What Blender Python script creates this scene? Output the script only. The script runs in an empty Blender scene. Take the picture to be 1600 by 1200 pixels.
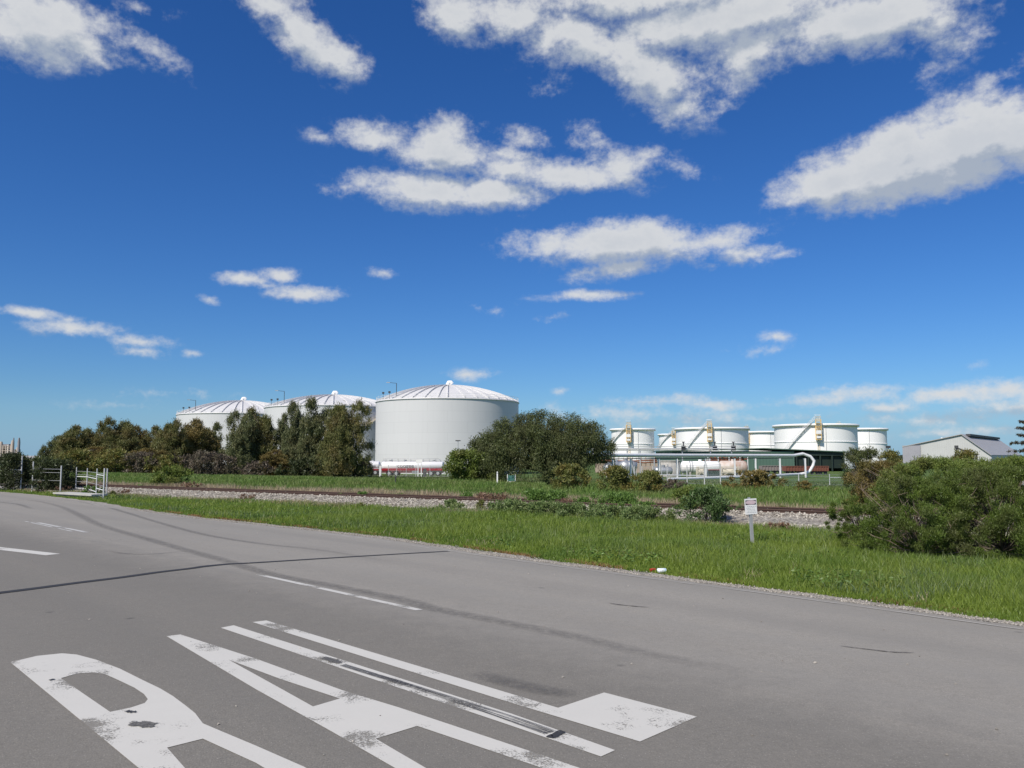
import bpy, math, random
import numpy as np
from math import radians as RD
from mathutils import Vector, Matrix

C = bpy.context.scene.collection
scene = bpy.context.scene
PI = math.pi
random.seed(4)
rng = np.random.default_rng(11)

# ------------------------------------------------------------------ camera
F = 1290.0; CAMH = 1.6; HORIZ = 713.0
PITCH = math.atan((HORIZ - 600.0) / F)
cam_d = bpy.data.cameras.new("camera")
cam_d.sensor_width = 36.0; cam_d.lens = F / 1600.0 * 36.0
cam_d.clip_start = 0.05; cam_d.clip_end = 9000
cam = bpy.data.objects.new("camera", cam_d); C.objects.link(cam)
cam.location = (0, 0, CAMH); cam.rotation_euler = (PI/2 + PITCH, 0, 0)
scene.camera = cam
scene.view_settings.view_transform = 'Standard'; scene.view_settings.look = 'None'
scene.view_settings.exposure = 0.0; scene.view_settings.gamma = 1.0
scene.render.engine = 'CYCLES'
scene.cycles.max_bounces = 6; scene.cycles.transparent_max_bounces = 24

def ray(x, y):
    """direction of an image point of the 1600x1200 photograph"""
    a, b = x - 800.0, -(y - 600.0)
    c, s = math.cos(PITCH), math.sin(PITCH)
    return Vector((a, F*c - b*s, F*s + b*c)).normalized()

# ------------------------------------------------------------------ sun and sky
SUN_EL = RD(46); SUN_AZ = PI + RD(37)           # clockwise from +Y : behind the camera, to the left
sun_dir = Vector((math.sin(SUN_AZ)*math.cos(SUN_EL), math.cos(SUN_AZ)*math.cos(SUN_EL), math.sin(SUN_EL)))
sl = bpy.data.lights.new("sun", 'SUN'); sl.energy = 4.9; sl.angle = RD(0.53); sl.color = (1.0, 0.925, 0.82)
so = bpy.data.objects.new("sun", sl); C.objects.link(so)
so.rotation_euler = (-sun_dir).to_track_quat('-Z', 'Y').to_euler()

world = bpy.data.worlds.new("World"); scene.world = world
world.use_nodes = True
NT = world.node_tree; NT.nodes.clear()
def W(t, **k):
    n = NT.nodes.new(t)
    for a, b in k.items(): setattr(n, a, b)
    return n
def wl(a, b): NT.links.new(a, b)
def wm(op, a, b=None, c=None, clamp=False):
    n = W('ShaderNodeMath', operation=op); n.use_clamp = clamp
    for i, v in enumerate((a, b, c)):
        if v is None: continue
        if isinstance(v, (int, float)): n.inputs[i].default_value = v
        else: wl(v, n.inputs[i])
    return n.outputs[0]
def wsmooth(v, lo, hi, a=0.0, b=1.0):
    n = W('ShaderNodeMapRange', interpolation_type='SMOOTHSTEP')
    wl(v, n.inputs[0]); n.inputs[1].default_value = lo; n.inputs[2].default_value = hi
    n.inputs[3].default_value = a; n.inputs[4].default_value = b
    return n.outputs[0]
sky = W('ShaderNodeTexSky', sky_type='NISHITA')
sky.sun_disc = False; sky.sun_elevation = SUN_EL; sky.sun_rotation = SUN_AZ
sky.altitude = 0; sky.air_density = 1.0; sky.dust_density = 0.3; sky.ozone_density = 4.0
hsv = W('ShaderNodeHueSaturation'); hsv.inputs['Saturation'].default_value = 1.22; hsv.inputs['Value'].default_value = 1.12; hsv.inputs['Hue'].default_value = 0.503
wl(sky.outputs[0], hsv.inputs['Color'])
gain = W('ShaderNodeVectorMath', operation='MULTIPLY'); wl(hsv.outputs[0], gain.inputs[0]); gain.inputs[1].default_value = (.515, .76, 1.065)   # the camera's deep blue rendering of the sky
tc = W('ShaderNodeTexCoord')
sep = W('ShaderNodeSeparateXYZ'); wl(tc.outputs['Generated'], sep.inputs[0])
az = wm('ARCTAN2', sep.outputs[0], sep.outputs[1])
el = wm('ARCSINE', sep.outputs[2])
comb = W('ShaderNodeCombineXYZ'); wl(az, comb.inputs[0]); wl(el, comb.inputs[1])
def azel(x, y):
    d = ray(x, y); return math.atan2(d.x, d.y), math.asin(d.z)
# (x, y, half width, half height, tilt deg, strength)   cumulus seen in the photograph
CL = [(60,40,120,62,0,1.25),(130,70,55,34,-10,.9),(245,80,50,22,-30,.62),(225,100,50,14,-15,.3),(215,5,60,12,0,.4),
 (430,10,75,28,-15,.9),(470,50,62,42,-35,.95),(515,85,58,28,-15,.9),(525,135,22,8,0,.2),
 (705,15,58,42,-20,.95),(800,30,75,36,-10,.95),(900,60,110,48,-15,1.1),(1010,110,105,58,-30,1.15),(1060,165,55,26,-10,.75),(1130,30,260,48,4,1.2),(1360,30,200,46,2,1.25),
 (1010,-10,260,45,0,1.1),(1180,75,90,55,20,1.0),(1150,140,60,22,30,.5),(1350,65,80,26,0,.6),(1500,60,70,40,35,.5),(860,130,50,18,0,.25),(1480,30,90,44,0,.7),
 (1545,125,85,18,12,.45),(1420,255,200,58,10,1.5),(1500,225,140,66,10,1.5),(1300,290,95,36,6,1.25),(1400,225,90,34,22,1.1),(1590,215,80,60,0,1.4),(1480,270,120,40,8,1.2),
 (598,213,62,24,-5,.9),(500,211,22,9,0,.35),(690,215,50,34,20,.8),(700,240,95,32,-4,1.0),(692,188,22,16,0,.5),(820,215,42,18,0,.62),(790,240,60,18,0,.6),(900,215,25,12,-20,.3),
 (560,288,34,20,10,.7),(512,295,18,8,0,.35),(660,298,110,28,-4,1.1),(760,305,90,28,0,1.1),(800,265,70,22,0,.9),(880,275,110,28,0,1.0),(970,262,55,34,-10,.85),(940,215,45,20,-30,.45),(1060,258,45,14,-15,.3),(1010,240,34,14,0,.4),
 (980,380,160,33,-2,1.3),(860,382,60,28,10,.85),(960,416,72,20,8,.9),(1120,375,72,22,0,.85),(1165,398,70,20,-4,.7),(1230,400,42,9,4,.55),(1108,418,26,10,0,.4),
 (440,430,32,10,0,.75),(385,437,42,10,0,.85),(420,446,26,6,0,.5),(470,458,62,13,3,1.0),(330,468,22,9,-8,.7),
 (42,484,52,11,-3,.85),(100,497,30,10,0,.5),(118,512,78,15,-3,.62),(215,537,58,12,-3,.62),(225,552,50,9,-3,.5),(305,557,19,6,0,.5),
 (592,425,20,8,-6,.5),(622,425,12,6,0,.2),(752,482,14,9,-8,.5),(774,488,12,7,0,.35),(918,463,62,9,0,.68),(822,466,12,6,0,.2),(862,497,26,8,4,.4),(730,583,34,9,0,.52),(815,338,14,7,0,.2),
 (1205,526,22,7,0,.28),(1180,548,34,7,0,.22),(1520,567,16,6,0,.15),(270,618,80,9,0,.32),(190,634,70,7,0,.22),(875,616,15,6,0,.35),
 (1040,629,85,12,0,.62),(1000,648,120,16,0,.48),(1120,634,80,9,0,.5),(1260,628,105,11,3,.6),(1380,637,55,9,0,.6),(1340,615,80,13,3,.55),(1470,617,85,14,3,.72),(1570,612,80,20,3,.68),(1590,640,80,16,0,.5),(1440,655,150,10,0,.42),(1200,655,170,10,0,.38),(1150,668,200,8,0,.32),(1500,675,150,8,0,.32),(900,660,60,8,0,.3)]
def shift(vec, da, de):
    n = W('ShaderNodeVectorMath', operation='ADD'); wl(vec, n.inputs[0]); n.inputs[1].default_value = (da, de, 0); return n.outputs[0]
def cloud_density(vec, fine):
    def noise(scale, det, rough, sy=1.7, off=0.0, color=False):
        mp = W('ShaderNodeMapping'); mp.inputs['Scale'].default_value = (1, sy, 1); mp.inputs['Location'].default_value = (off, off*.7, off)
        wl(vec, mp.inputs[0])
        n = W('ShaderNodeTexNoise'); n.inputs['Scale'].default_value = scale; n.inputs['Detail'].default_value = det
        n.inputs['Roughness'].default_value = rough
        wl(mp.outputs[0], n.inputs['Vector'])
        return n.outputs['Color'] if color else n.outputs['Fac']
    # small domain warp so that the outlines are not ellipses
    wcol = noise(7, 2, .5, color=True, off=3.1)
    s1 = W('ShaderNodeVectorMath', operation='SUBTRACT'); wl(wcol, s1.inputs[0]); s1.inputs[1].default_value = (.5,.5,.5)
    s2 = W('ShaderNodeVectorMath', operation='MULTIPLY'); wl(s1.outputs[0], s2.inputs[0]); s2.inputs[1].default_value = (.04,.02,0)
    s3 = W('ShaderNodeVectorMath', operation='ADD'); wl(vec, s3.inputs[0]); wl(s2.outputs[0], s3.inputs[1])
    v = s3.outputs[0]
    acc = None
    for (x, y, hw, hh, tilt, st) in CL:
        if not fine and hw < 34: continue
        a0, e0 = azel(x, y); a1, _ = azel(x+hw, y); _, e1 = azel(x, y-hh)
        A = abs(a1-a0)*1.35; B = abs(e1-e0)*1.35
        mp = W('ShaderNodeMapping', vector_type='TEXTURE')
        mp.inputs['Location'].default_value = (a0, e0, 0); mp.inputs['Rotation'].default_value = (0, 0, RD(tilt)); mp.inputs['Scale'].default_value = (A, B, 1)
        if acc is None: wl(v, mp.inputs[0])
        else:   # chained, so the shader compiler handles one blob after another
            ch = W('ShaderNodeVectorMath', operation='MULTIPLY_ADD'); wl(acc, ch.inputs[0]); ch.inputs[1].default_value = (1e-7, 1e-7, 0); wl(v, ch.inputs[2]); wl(ch.outputs[0], mp.inputs[0])
        ln = W('ShaderNodeVectorMath', operation='LENGTH'); wl(mp.outputs[0], ln.inputs[0])
        q = wm('MULTIPLY_ADD', ln.outputs['Value'], -st*1.1, st*1.1)
        acc = q if acc is None else wm('SMOOTH_MAX', acc, q, 0.18)
    # unseen scattered cumulus, added outside the view to whiten the sky's fill light
    sp_ = W('ShaderNodeSeparateXYZ'); wl(vec, sp_.inputs[0])
    outm = wm('MAXIMUM', wsmooth(wm('ABSOLUTE', sp_.outputs[0]), .72, 1.0), wsmooth(sp_.outputs[1], .56, .80))
    acc = wm('MAXIMUM', acc, wm('MULTIPLY_ADD', outm, 1.25, -1.0))
    K1, K2, K3 = CK
    n1 = noise(15, 3, .55, off=7.7, sy=1.6)
    d = wm('ADD', acc, wm('MULTIPLY_ADD', n1, K1, -K1*.5 - .10))
    n2 = noise(44, 3 if not fine else 6, .6, off=1.3, sy=1.35)
    d = wm('ADD', d, wm('MULTIPLY_ADD', n2, K2, -K2*.5))
    dc = d
    if fine:
        n3 = noise(150, 5, .62, off=5.1, sy=1.2); d = wm('ADD', d, wm('MULTIPLY_ADD', n3, K3, -K3*.5))
    return d, acc, dc
CK = (1.30, 1.0, .52)
d0, a0_, dc0 = cloud_density(comb.outputs[0], True)
d1, _, _ = cloud_density(shift(comb.outputs[0], -0.008, 0.024), False)
gate = wsmooth(a0_, -.30, .20)
alpha = wm('MULTIPLY', wsmooth(d0, -.10, .82), gate)
litf = wsmooth(wm('ADD', wm('MULTIPLY', wm('SUBTRACT', d0, dc0), .6), wm('SUBTRACT', dc0, d1)), -.42, .30)
shade = wm('SUBTRACT', litf, wm('MULTIPLY', wsmooth(d0, .6, 1.5), .28), clamp=True)
cm = W('ShaderNodeMix', data_type='RGBA'); wl(shade, cm.inputs['Factor'])
cm.inputs[6].default_value = (.44,.50,.59,1); cm.inputs[7].default_value = (.77,.785,.80,1)
hz = W('ShaderNodeMix', data_type='RGBA'); wl(wsmooth(el, 0.0, .085, .55, 0.0), hz.inputs['Factor']); wl(gain.outputs[0], hz.inputs[6]); hz.inputs[7].default_value = (2.9, 5.3, 8.3, 1)   # pale blue air low over the horizon
bs = W('ShaderNodeBackground'); wl(hz.outputs[2], bs.inputs[0]); bs.inputs[1].default_value = 0.085
bc = W('ShaderNodeBackground'); wl(cm.outputs[2], bc.inputs[0]); bc.inputs[1].default_value = 0.9
mx = W('ShaderNodeMixShader'); wl(wm('MULTIPLY', alpha, .94), mx.inputs[0]); wl(bs.outputs[0], mx.inputs[1]); wl(bc.outputs[0], mx.inputs[2])
out = W('ShaderNodeOutputWorld'); wl(mx.outputs[0], out.inputs[0])
world.cycles.sampling_method = 'MANUAL'; world.cycles.sample_map_resolution = 512

# ------------------------------------------------------------------ terrain functions
def vv(X, Y): return .714*X + .70*Y           # distance across the road
def uu(X, Y): return .70*X - .714*Y           # along the road
def ww(X, Y): return .557*X + .8305*Y         # across the railway
def ss(X, Y): return .8305*X - .557*Y         # along the railway
def uv(u, v): return (.70*u + .714*v, -.714*u + .70*v)
def sw(s, w): return (.8305*s + .557*w, -.557*s + .8305*w)
def hnp(X, Y):
    v = vv(X, Y); w = ww(X, Y)
    z = np.interp(v, [-60, -6, -1, 5.3, 10.9, 12.5, 14], [-.3, -.1, 0, 0, -.28, -.30, -.32])
    far = np.interp(w, [46, 70, 120, 170], [.0, -.65, -1.7, -2.3])
    m = np.clip((v-12)/5, 0, 1)
    bump = (.035*np.sin(X*1.3+Y*.4)*np.sin(Y*1.1-X*.3) + .05*np.sin(X*.37+1)*np.sin(Y*.29))*m
    return z + far + bump*np.clip((60-w)/20, 0, 1)
def h(X, Y): return float(hnp(np.float64(X), np.float64(Y)))
def P(x, y, zoff=0.0):
    """the point of the ground seen at an image point"""
    d = ray(x, y); o = Vector((0, 0, CAMH)); t = 2.0
    while t < 900:
        p = o + d*t
        if p.z < h(p.x, p.y) + zoff:
            a, b = t/1.02, t
            for _ in range(30):
                m = (a+b)/2; q = o + d*m
                if q.z < h(q.x, q.y) + zoff: b = m
                else: a = m
            q = o + d*b
            return Vector((q.x, q.y, h(q.x, q.y) + zoff))
        t *= 1.02
    return o + d*900
def at(x, D, z=None, y=None):
    """the point at depth D in an image column (height from the row y, or z, or the ground)"""
    d = ray(x, y if y is not None else HORIZ); k = D/d.y
    X = d.x*k
    if y is not None: return Vector((X, D, CAMH + d.z*k))
    return Vector((X, D, h(X, D) if z is None else z))

# ------------------------------------------------------------------ helpers
def tag(o, label=None, cat=None, group=None, kind=None):
    if label: o['label'] = label
    if cat: o['category'] = cat
    if group: o['group'] = group
    if kind: o['kind'] = kind
    return o
def empty(name, loc, rz=0, label=None, cat=None, group=None):
    o = bpy.data.objects.new(name, None); C.objects.link(o)
    o.location = loc; o.rotation_euler = (0, 0, rz); o.empty_display_size = .3
    return tag(o, label, cat, group)
def npmesh(name, V, Q, mat, parent=None, smooth=False, k=4):
    V = np.asarray(V, dtype=np.float32); Q = np.asarray(Q, dtype=np.int32)
    me = bpy.data.meshes.new(name)
    me.vertices.add(len(V)); me.vertices.foreach_set('co', V.ravel())
    nf = len(Q); kk = Q.shape[1]
    me.loops.add(nf*kk); me.loops.foreach_set('vertex_index', Q.ravel())
    me.polygons.add(nf); me.polygons.foreach_set('loop_start', np.arange(nf, dtype=np.int32)*kk)
    try: me.polygons.foreach_set('loop_total', np.full(nf, kk, dtype=np.int32))
    except Exception: pass
    me.polygons.foreach_set('use_smooth', np.full(nf, bool(smooth)))
    me.materials.append(mat); me.update(calc_edges=True)
    o = bpy.data.objects.new(name, me); C.objects.link(o); o.parent = parent
    return o
class MB:
    def __init__(s): s.v = []; s.f = []; s.sm = []
    def add(s, vs, fs, smooth=False):
        b = len(s.v); s.v += [tuple(p) for p in vs]
        for f in fs: s.f.append(tuple(i+b for i in f)); s.sm.append(smooth)
        return s
    def box(s, c, d, rz=0, M=None):
        x, y, z = d[0]/2, d[1]/2, d[2]/2
        vs = [Vector((i*x, j*y, k*z)) for k in (-1,1) for j in (-1,1) for i in (-1,1)]
        R = M if M is not None else Matrix.Rotation(rz, 3, 'Z')
        vs = [R @ p + Vector(c) for p in vs]
        return s.add(vs, [(0,2,3,1),(4,5,7,6),(0,1,5,4),(2,6,7,3),(0,4,6,2),(1,3,7,5)])
    def tube(s, pts, r, n=8, caps=True, r1=None, smooth=True):
        pts = [Vector(p) for p in pts]; N = len(pts)
        rad = r if isinstance(r, (list, tuple)) else [r + ((r1 if r1 is not None else r)-r)*i/(max(N-1,1)) for i in range(N)]
        rings = []; up = None
        for i, p in enumerate(pts):
            t = (pts[min(i+1,N-1)] - pts[max(i-1,0)]).normalized()
            if up is None: up = Vector((0,0,1)) if abs(t.z) < .9 else Vector((1,0,0))
            a = t.cross(up).normalized(); b = t.cross(a).normalized(); up = -b if b.dot(up) < 0 else b
            rings.append([p + (a*math.cos(2*PI*k/n) + b*math.sin(2*PI*k/n))*rad[i] for k in range(n)])
        vs = [q for R_ in rings for q in R_]; fs = []
        for i in range(N-1):
            for k in range(n): fs.append((i*n+k, i*n+(k+1)%n, (i+1)*n+(k+1)%n, (i+1)*n+k))
        s.add(vs, fs, smooth)
        if caps: s.add(rings[0], [tuple(range(n))[::-1]]); s.add(rings[-1], [tuple(range(n))])
        return s
    def bar(s, p, q, a, b=None):
        """square bar"""
        b = b or a; p = Vector(p); q = Vector(q); t = (q-p); L = t.length; t.normalize()
        u = Vector((0,0,1)) if abs(t.z) < .95 else Vector((1,0,0))
        x = t.cross(u).normalized(); y = x.cross(t).normalized()
        M = Matrix((x, t, y)).transposed()
        return s.box((p+q)/2, (a, L, b), M=M)
    def lathe(s, prof, n=48, c=(0,0,0), smooth=True, closed=True, a0=0, a1=2*PI):
        vs = []; m = len(prof); full = abs(a1-a0-2*PI) < 1e-6; cnt = n if full else n+1
        for k in range(cnt):
            a = a0 + (a1-a0)*k/n
            for r, z in prof: vs.append((c[0]+r*math.cos(a), c[1]+r*math.sin(a), c[2]+z))
        fs = []
        for k in range(n):
            k2 = (k+1) % cnt
            for i in range(m-1): fs.append((k*m+i, k2*m+i, k2*m+i+1, k*m+i+1))
        return s.add(vs, fs, smooth)
    def prism(s, poly, z0, z1, M=None, loc=(0,0,0)):
        n = len(poly); vs = [Vector((x,y,z0)) for x,y in poly] + [Vector((x,y,z1)) for x,y in poly]
        if M is not None: vs = [M @ p for p in vs]
        vs = [p + Vector(loc) for p in vs]
        return s.add(vs, [tuple(range(n))[::-1], tuple(range(n,2*n))] + [(i,(i+1)%n,(i+1)%n+n,i+n) for i in range(n)])
    def build(s, name, mat, parent=None):
        me = bpy.data.meshes.new(name); me.from_pydata([tuple(p) for p in s.v], [], s.f)
        me.polygons.foreach_set('use_smooth', s.sm); me.materials.append(mat); me.update()
        o = bpy.data.objects.new(name, me); C.objects.link(o); o.parent = parent
        return o

# ------------------------------------------------------------------ materials
def nodes_of(m):
    m.use_nodes = True; nt = m.node_tree; return nt, nt.nodes, nt.links
def mixc(nt, fac, a, b):
    n = nt.nodes.new('ShaderNodeMix'); n.data_type = 'RGBA'
    for s, v in ((n.inputs['Factor'], fac), (n.inputs[6], a), (n.inputs[7], b)):
        if hasattr(v, 'is_linked') or hasattr(v, 'links'): nt.links.new(v, s)
        elif isinstance(v, (int, float)): s.default_value = v
        else: s.default_value = (*v, 1) if len(v) == 3 else v
    return n.outputs[2]
def noise_f(nt, scale, lo=.35, hi=.65, detail=5, rough=.6, vec=None, stretch=None, coord='Object'):
    if vec is None:
        t = nt.nodes.new('ShaderNodeTexCoord'); vec = t.outputs[coord]
    if stretch:
        mp = nt.nodes.new('ShaderNodeMapping'); mp.inputs['Scale'].default_value = stretch; nt.links.new(vec, mp.inputs[0]); vec = mp.outputs[0]
    n = nt.nodes.new('ShaderNodeTexNoise'); n.inputs['Scale'].default_value = scale; n.inputs['Detail'].default_value = detail; n.inputs['Roughness'].default_value = rough
    nt.links.new(vec, n.inputs['Vector'])
    m = nt.nodes.new('ShaderNodeMapRange'); nt.links.new(n.outputs['Fac'], m.inputs[0]); m.inputs[1].default_value = lo; m.inputs[2].default_value = hi
    return m.outputs[0]
def mth(nt, op, a, b=None, c=None, clamp=False):
    n = nt.nodes.new('ShaderNodeMath'); n.operation = op; n.use_clamp = clamp
    for i, v in enumerate((a, b, c)):
        if v is None: continue
        if isinstance(v, (int, float)): n.inputs[i].default_value = v
        else: nt.links.new(v, n.inputs[i])
    return n.outputs[0]
def bump(nt, hgt, dist, strength=1.0):
    b = nt.nodes.new('ShaderNodeBump'); b.inputs['Distance'].default_value = dist; b.inputs['Strength'].default_value = strength
    nt.links.new(hgt, b.inputs['Height']); nt.links.new(b.outputs[0], nt.nodes['Principled BSDF'].inputs['Normal'])
_mc = {}
def mat(name, col, rough=.6, metal=0.0, col2=None, ns=3.0, amt=.5, grime=None, gs=1.0):
    if name in _mc: return _mc[name]
    m = bpy.data.materials.new(name); nt, N, L = nodes_of(m); p = N['Principled BSDF']
    c2 = col2 or tuple(c*.75 for c in col)
    f = noise_f(nt, ns, .3, .7)
    o = mixc(nt, mth(nt, 'MULTIPLY', f, amt, clamp=True), col, c2)
    if grime:
        g = noise_f(nt, gs, .52, .7, stretch=(1,1,.18)); o = mixc(nt, mth(nt, 'MULTIPLY', g, .8, clamp=True), o, grime)
    L.new(o, p.inputs['Base Color']); p.inputs['Roughness'].default_value = rough; p.inputs['Metallic'].default_value = metal
    _mc[name] = m; return m
def leafmat(name, c1, c2, c3=None, ns=.9, trans=.3, c3amt=.6):
    if name in _mc: return _mc[name]
    m = bpy.data.materials.new(name); nt, N, L = nodes_of(m); N.remove(N['Principled BSDF'])
    g = N.new('ShaderNodeNewGeometry')
    o = mixc(nt, g.outputs['Random Per Island'], c1, c2)
    if c3: o = mixc(nt, mth(nt, 'MULTIPLY', noise_f(nt, ns, .45, .62, detail=3), c3amt, clamp=True), o, c3)
    d = N.new('ShaderNodeBsdfDiffuse'); t = N.new('ShaderNodeBsdfTranslucent'); gl = N.new('ShaderNodeBsdfGlossy'); gl.inputs['Roughness'].default_value = .45
    L.new(o, d.inputs[0]); L.new(o, t.inputs[0]); gl.inputs[0].default_value = (.9,.95,.9,1)
    x = N.new('ShaderNodeMixShader'); x.inputs[0].default_value = trans; L.new(d.outputs[0], x.inputs[1]); L.new(t.outputs[0], x.inputs[2])
    y = N.new('ShaderNodeMixShader'); y.inputs[0].default_value = .02; L.new(x.outputs[0], y.inputs[1]); L.new(gl.outputs[0], y.inputs[2])
    L.new(y.outputs[0], N['Material Output'].inputs[0])
    _mc[name] = m; return m

M_white = mat('white_paint', (.86,.86,.85), .45, col2=(.80,.80,.79), ns=.4)
M_galv = mat('galvanised_steel', (.50,.51,.52), .5, .35, col2=(.38,.39,.40), ns=6)
M_steel_white = mat('white_steel', (.76,.77,.78), .45, col2=(.62,.62,.62), ns=1.5)
M_yellow = mat('yellow_steel', (.74,.50,.16), .55, col2=(.70,.50,.26), ns=3, amt=.7)
M_rust = mat('rusted_steel', (.22,.085,.045), .85, col2=(.12,.05,.03), ns=5)
M_railrust = mat('rail_rust', (.085,.048,.036), .8, col2=(.05,.03,.025), ns=8)
M_dark = mat('dark_steel', (.05,.05,.055), .6, ns=4)
M_black = mat('black_rubber', (.02,.02,.02), .8, ns=4)
M_concrete = mat('concrete', (.42,.41,.38), .85, col2=(.30,.29,.265), ns=2.5, amt=.8, grime=(.22,.21,.19), gs=2)
M_bark = mat('bark', (.13,.105,.085), .9, col2=(.07,.055,.045), ns=9)
M_red = mat('red_paint', (.33,.02,.03), .4, col2=(.26,.02,.03), ns=2)
M_maroon = mat('maroon_steel', (.13,.035,.035), .6, col2=(.09,.03,.03), ns=2)
M_vessel = mat('dull_aluminium', (.42,.44,.46), .42, .5, col2=(.30,.32,.34), ns=1.2, amt=.8)

def road_material():
    m = bpy.data.materials.new('asphalt'); nt, N, L = nodes_of(m); p = N['Principled BSDF']
    tcn = N.new('ShaderNodeTexCoord'); O = tcn.outputs['Object']
    # road coordinates: x along, y across
    mp = N.new('ShaderNodeMapping'); mp.inputs['Rotation'].default_value = (0, 0, math.atan2(.714, .70)); L.new(O, mp.inputs[0]); RV = mp.outputs[0]
    fine = noise_f(nt, 95, .30, .70, detail=3, rough=.75, vec=O)
    vor = N.new('ShaderNodeTexVoronoi'); vor.inputs['Scale'].default_value = 75; L.new(O, vor.inputs['Vector'])
    big = noise_f(nt, .35, .3, .7, detail=4, vec=O)
    mid = noise_f(nt, 3.2, .3, .7, detail=5, vec=O)
    streak = noise_f(nt, 1.0, .32, .68, detail=4, vec=RV, stretch=(.07, 1.3, 1))
    base = mixc(nt, fine, (.135,.128,.112), (.46,.43,.375))
    grit = noise_f(nt, 28, .35, .65, detail=4, rough=.8, vec=O); base = mixc(nt, mth(nt, 'MULTIPLY', grit, .5, clamp=True), base, (.16,.152,.135)); g2 = noise_f(nt, 10, .38, .62, detail=6, rough=.85, vec=O); base = mixc(nt, mth(nt, 'MULTIPLY', g2, .38, clamp=True), base, (.36,.34,.305))
    base = mixc(nt, mth(nt, 'MULTIPLY', big, .42, clamp=True), base, (.215,.205,.185))
    base = mixc(nt, mth(nt, 'MULTIPLY', mid, .22, clamp=True), base, (.31,.285,.24))
    base = mixc(nt, mth(nt, 'MULTIPLY', streak, .5, clamp=True), base, (.235,.226,.205))
    # the near lane has a darker seal than the far one
    sv = N.new('ShaderNodeSeparateXYZ'); L.new(RV, sv.inputs[0])
    wob = mth(nt, 'ADD', sv.outputs[1], mth(nt, 'MULTIPLY_ADD', mid, .5, -.25))
    ln_ = N.new('ShaderNodeMapRange'); ln_.interpolation_type = 'SMOOTHSTEP'; L.new(wob, ln_.inputs[0]); ln_.inputs[1].default_value = 4.2; ln_.inputs[2].default_value = 6.4; ln_.inputs[3].default_value = .42; ln_.inputs[4].default_value = 0
    # broad wheel paths, slightly polished and darker
    wp = mth(nt, 'POWER', mth(nt, 'ABSOLUTE', mth(nt, 'SINE', mth(nt, 'MULTIPLY', sv.outputs[1], PI/1.85))), 3.0)
    base = mixc(nt, ln_.outputs[0], base, (.055,.052,.045))
    base = mixc(nt, mth(nt, 'MULTIPLY', wp, .10), base, (.09,.088,.082))
    # pale and dark single stones
    st = N.new('ShaderNodeMapRange'); L.new(vor.outputs['Distance'], st.inputs[0]); st.inputs[1].default_value = .0; st.inputs[2].default_value = .35; st.inputs[3].default_value = 1; st.inputs[4].default_value = 0
    vc = N.new('ShaderNodeSeparateColor'); L.new(vor.outputs['Color'], vc.inputs[0])
    pale = mth(nt, 'MULTIPLY', mth(nt, 'GREATER_THAN', vc.outputs[0], .90), st.outputs[0])
    base = mixc(nt, mth(nt, 'MULTIPLY', pale, .55), base, (.55,.52,.47))
    darks = mth(nt, 'MULTIPLY', mth(nt, 'LESS_THAN', vc.outputs[0], .12), st.outputs[0])
    base = mixc(nt, mth(nt, 'MULTIPLY', darks, .6), base, (.05,.05,.05))
    # small oil spots
    sp = N.new('ShaderNodeTexVoronoi'); sp.inputs['Scale'].default_value = .9; L.new(O, sp.inputs['Vector'])
    spm = N.new('ShaderNodeMapRange'); L.new(sp.outputs['Distance'], spm.inputs[0]); spm.inputs[1].default_value = .02; spm.inputs[2].default_value = .05; spm.inputs[3].default_value = .6; spm.inputs[4].default_value = 0
    base = mixc(nt, spm.outputs[0], base, (.06,.058,.055))
    L.new(base, p.inputs['Base Color']); p.inputs['Roughness'].default_value = .86; p.inputs['Specular IOR Level'].default_value = .35
    bump(nt, mth(nt, 'ADD', fine, vor.outputs['Distance']), .004, .35)
    return m
M_road = road_material()

def paint_material(name, wear_lo=.56, wear_hi=.70, base=(.54,.53,.49), strk=False):
    m = bpy.data.materials.new(name); nt, N, L = nodes_of(m); p = N['Principled BSDF']
    tcn = N.new('ShaderNodeTexCoord'); O = tcn.outputs['Object']
    mp = N.new('ShaderNodeMapping'); mp.inputs['Rotation'].default_value = (0, 0, math.atan2(.714, .70)); L.new(O, mp.inputs[0]); RV = mp.outputs[0]
    w1 = noise_f(nt, 1.7, .46, .72, detail=3, vec=O)
    fn = noise_f(nt, 80, .35, .65, detail=3, rough=.7, vec=O)
    wear = mth(nt, 'ADD', mth(nt, 'MULTIPLY', w1, .95), mth(nt, 'MULTIPLY', fn, .55))
    mr = N.new('ShaderNodeMapRange'); L.new(wear, mr.inputs[0]); mr.inputs[1].default_value = wear_lo+.20; mr.inputs[2].default_value = wear_hi+.33
    chip = mr.outputs[0]
    if strk:
        s = noise_f(nt, 1.0, .48, .60, detail=3, vec=RV, stretch=(.25, 42, 1)); chip = mth(nt, 'MAXIMUM', chip, s)
    dirt = noise_f(nt, 5, .35, .75, detail=6, vec=O)
    c = mixc(nt, mth(nt, 'MULTIPLY', dirt, .22, clamp=True), base, (.47,.465,.43))
    c = mixc(nt, mth(nt, 'MULTIPLY', fn, .10, clamp=True), c, (.40,.39,.37))
    L.new(c, p.inputs['Base Color']); p.inputs['Roughness'].default_value = .7
    L.new(mth(nt, 'SUBTRACT', 1.0, mth(nt, 'MULTIPLY', chip, .85, clamp=True)), p.inputs['Alpha'])
    return m
M_paint = paint_material('road_paint')
M_paint_faded = paint_material('faded_road_paint', .42, .62, base=(.50,.50,.48))
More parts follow.
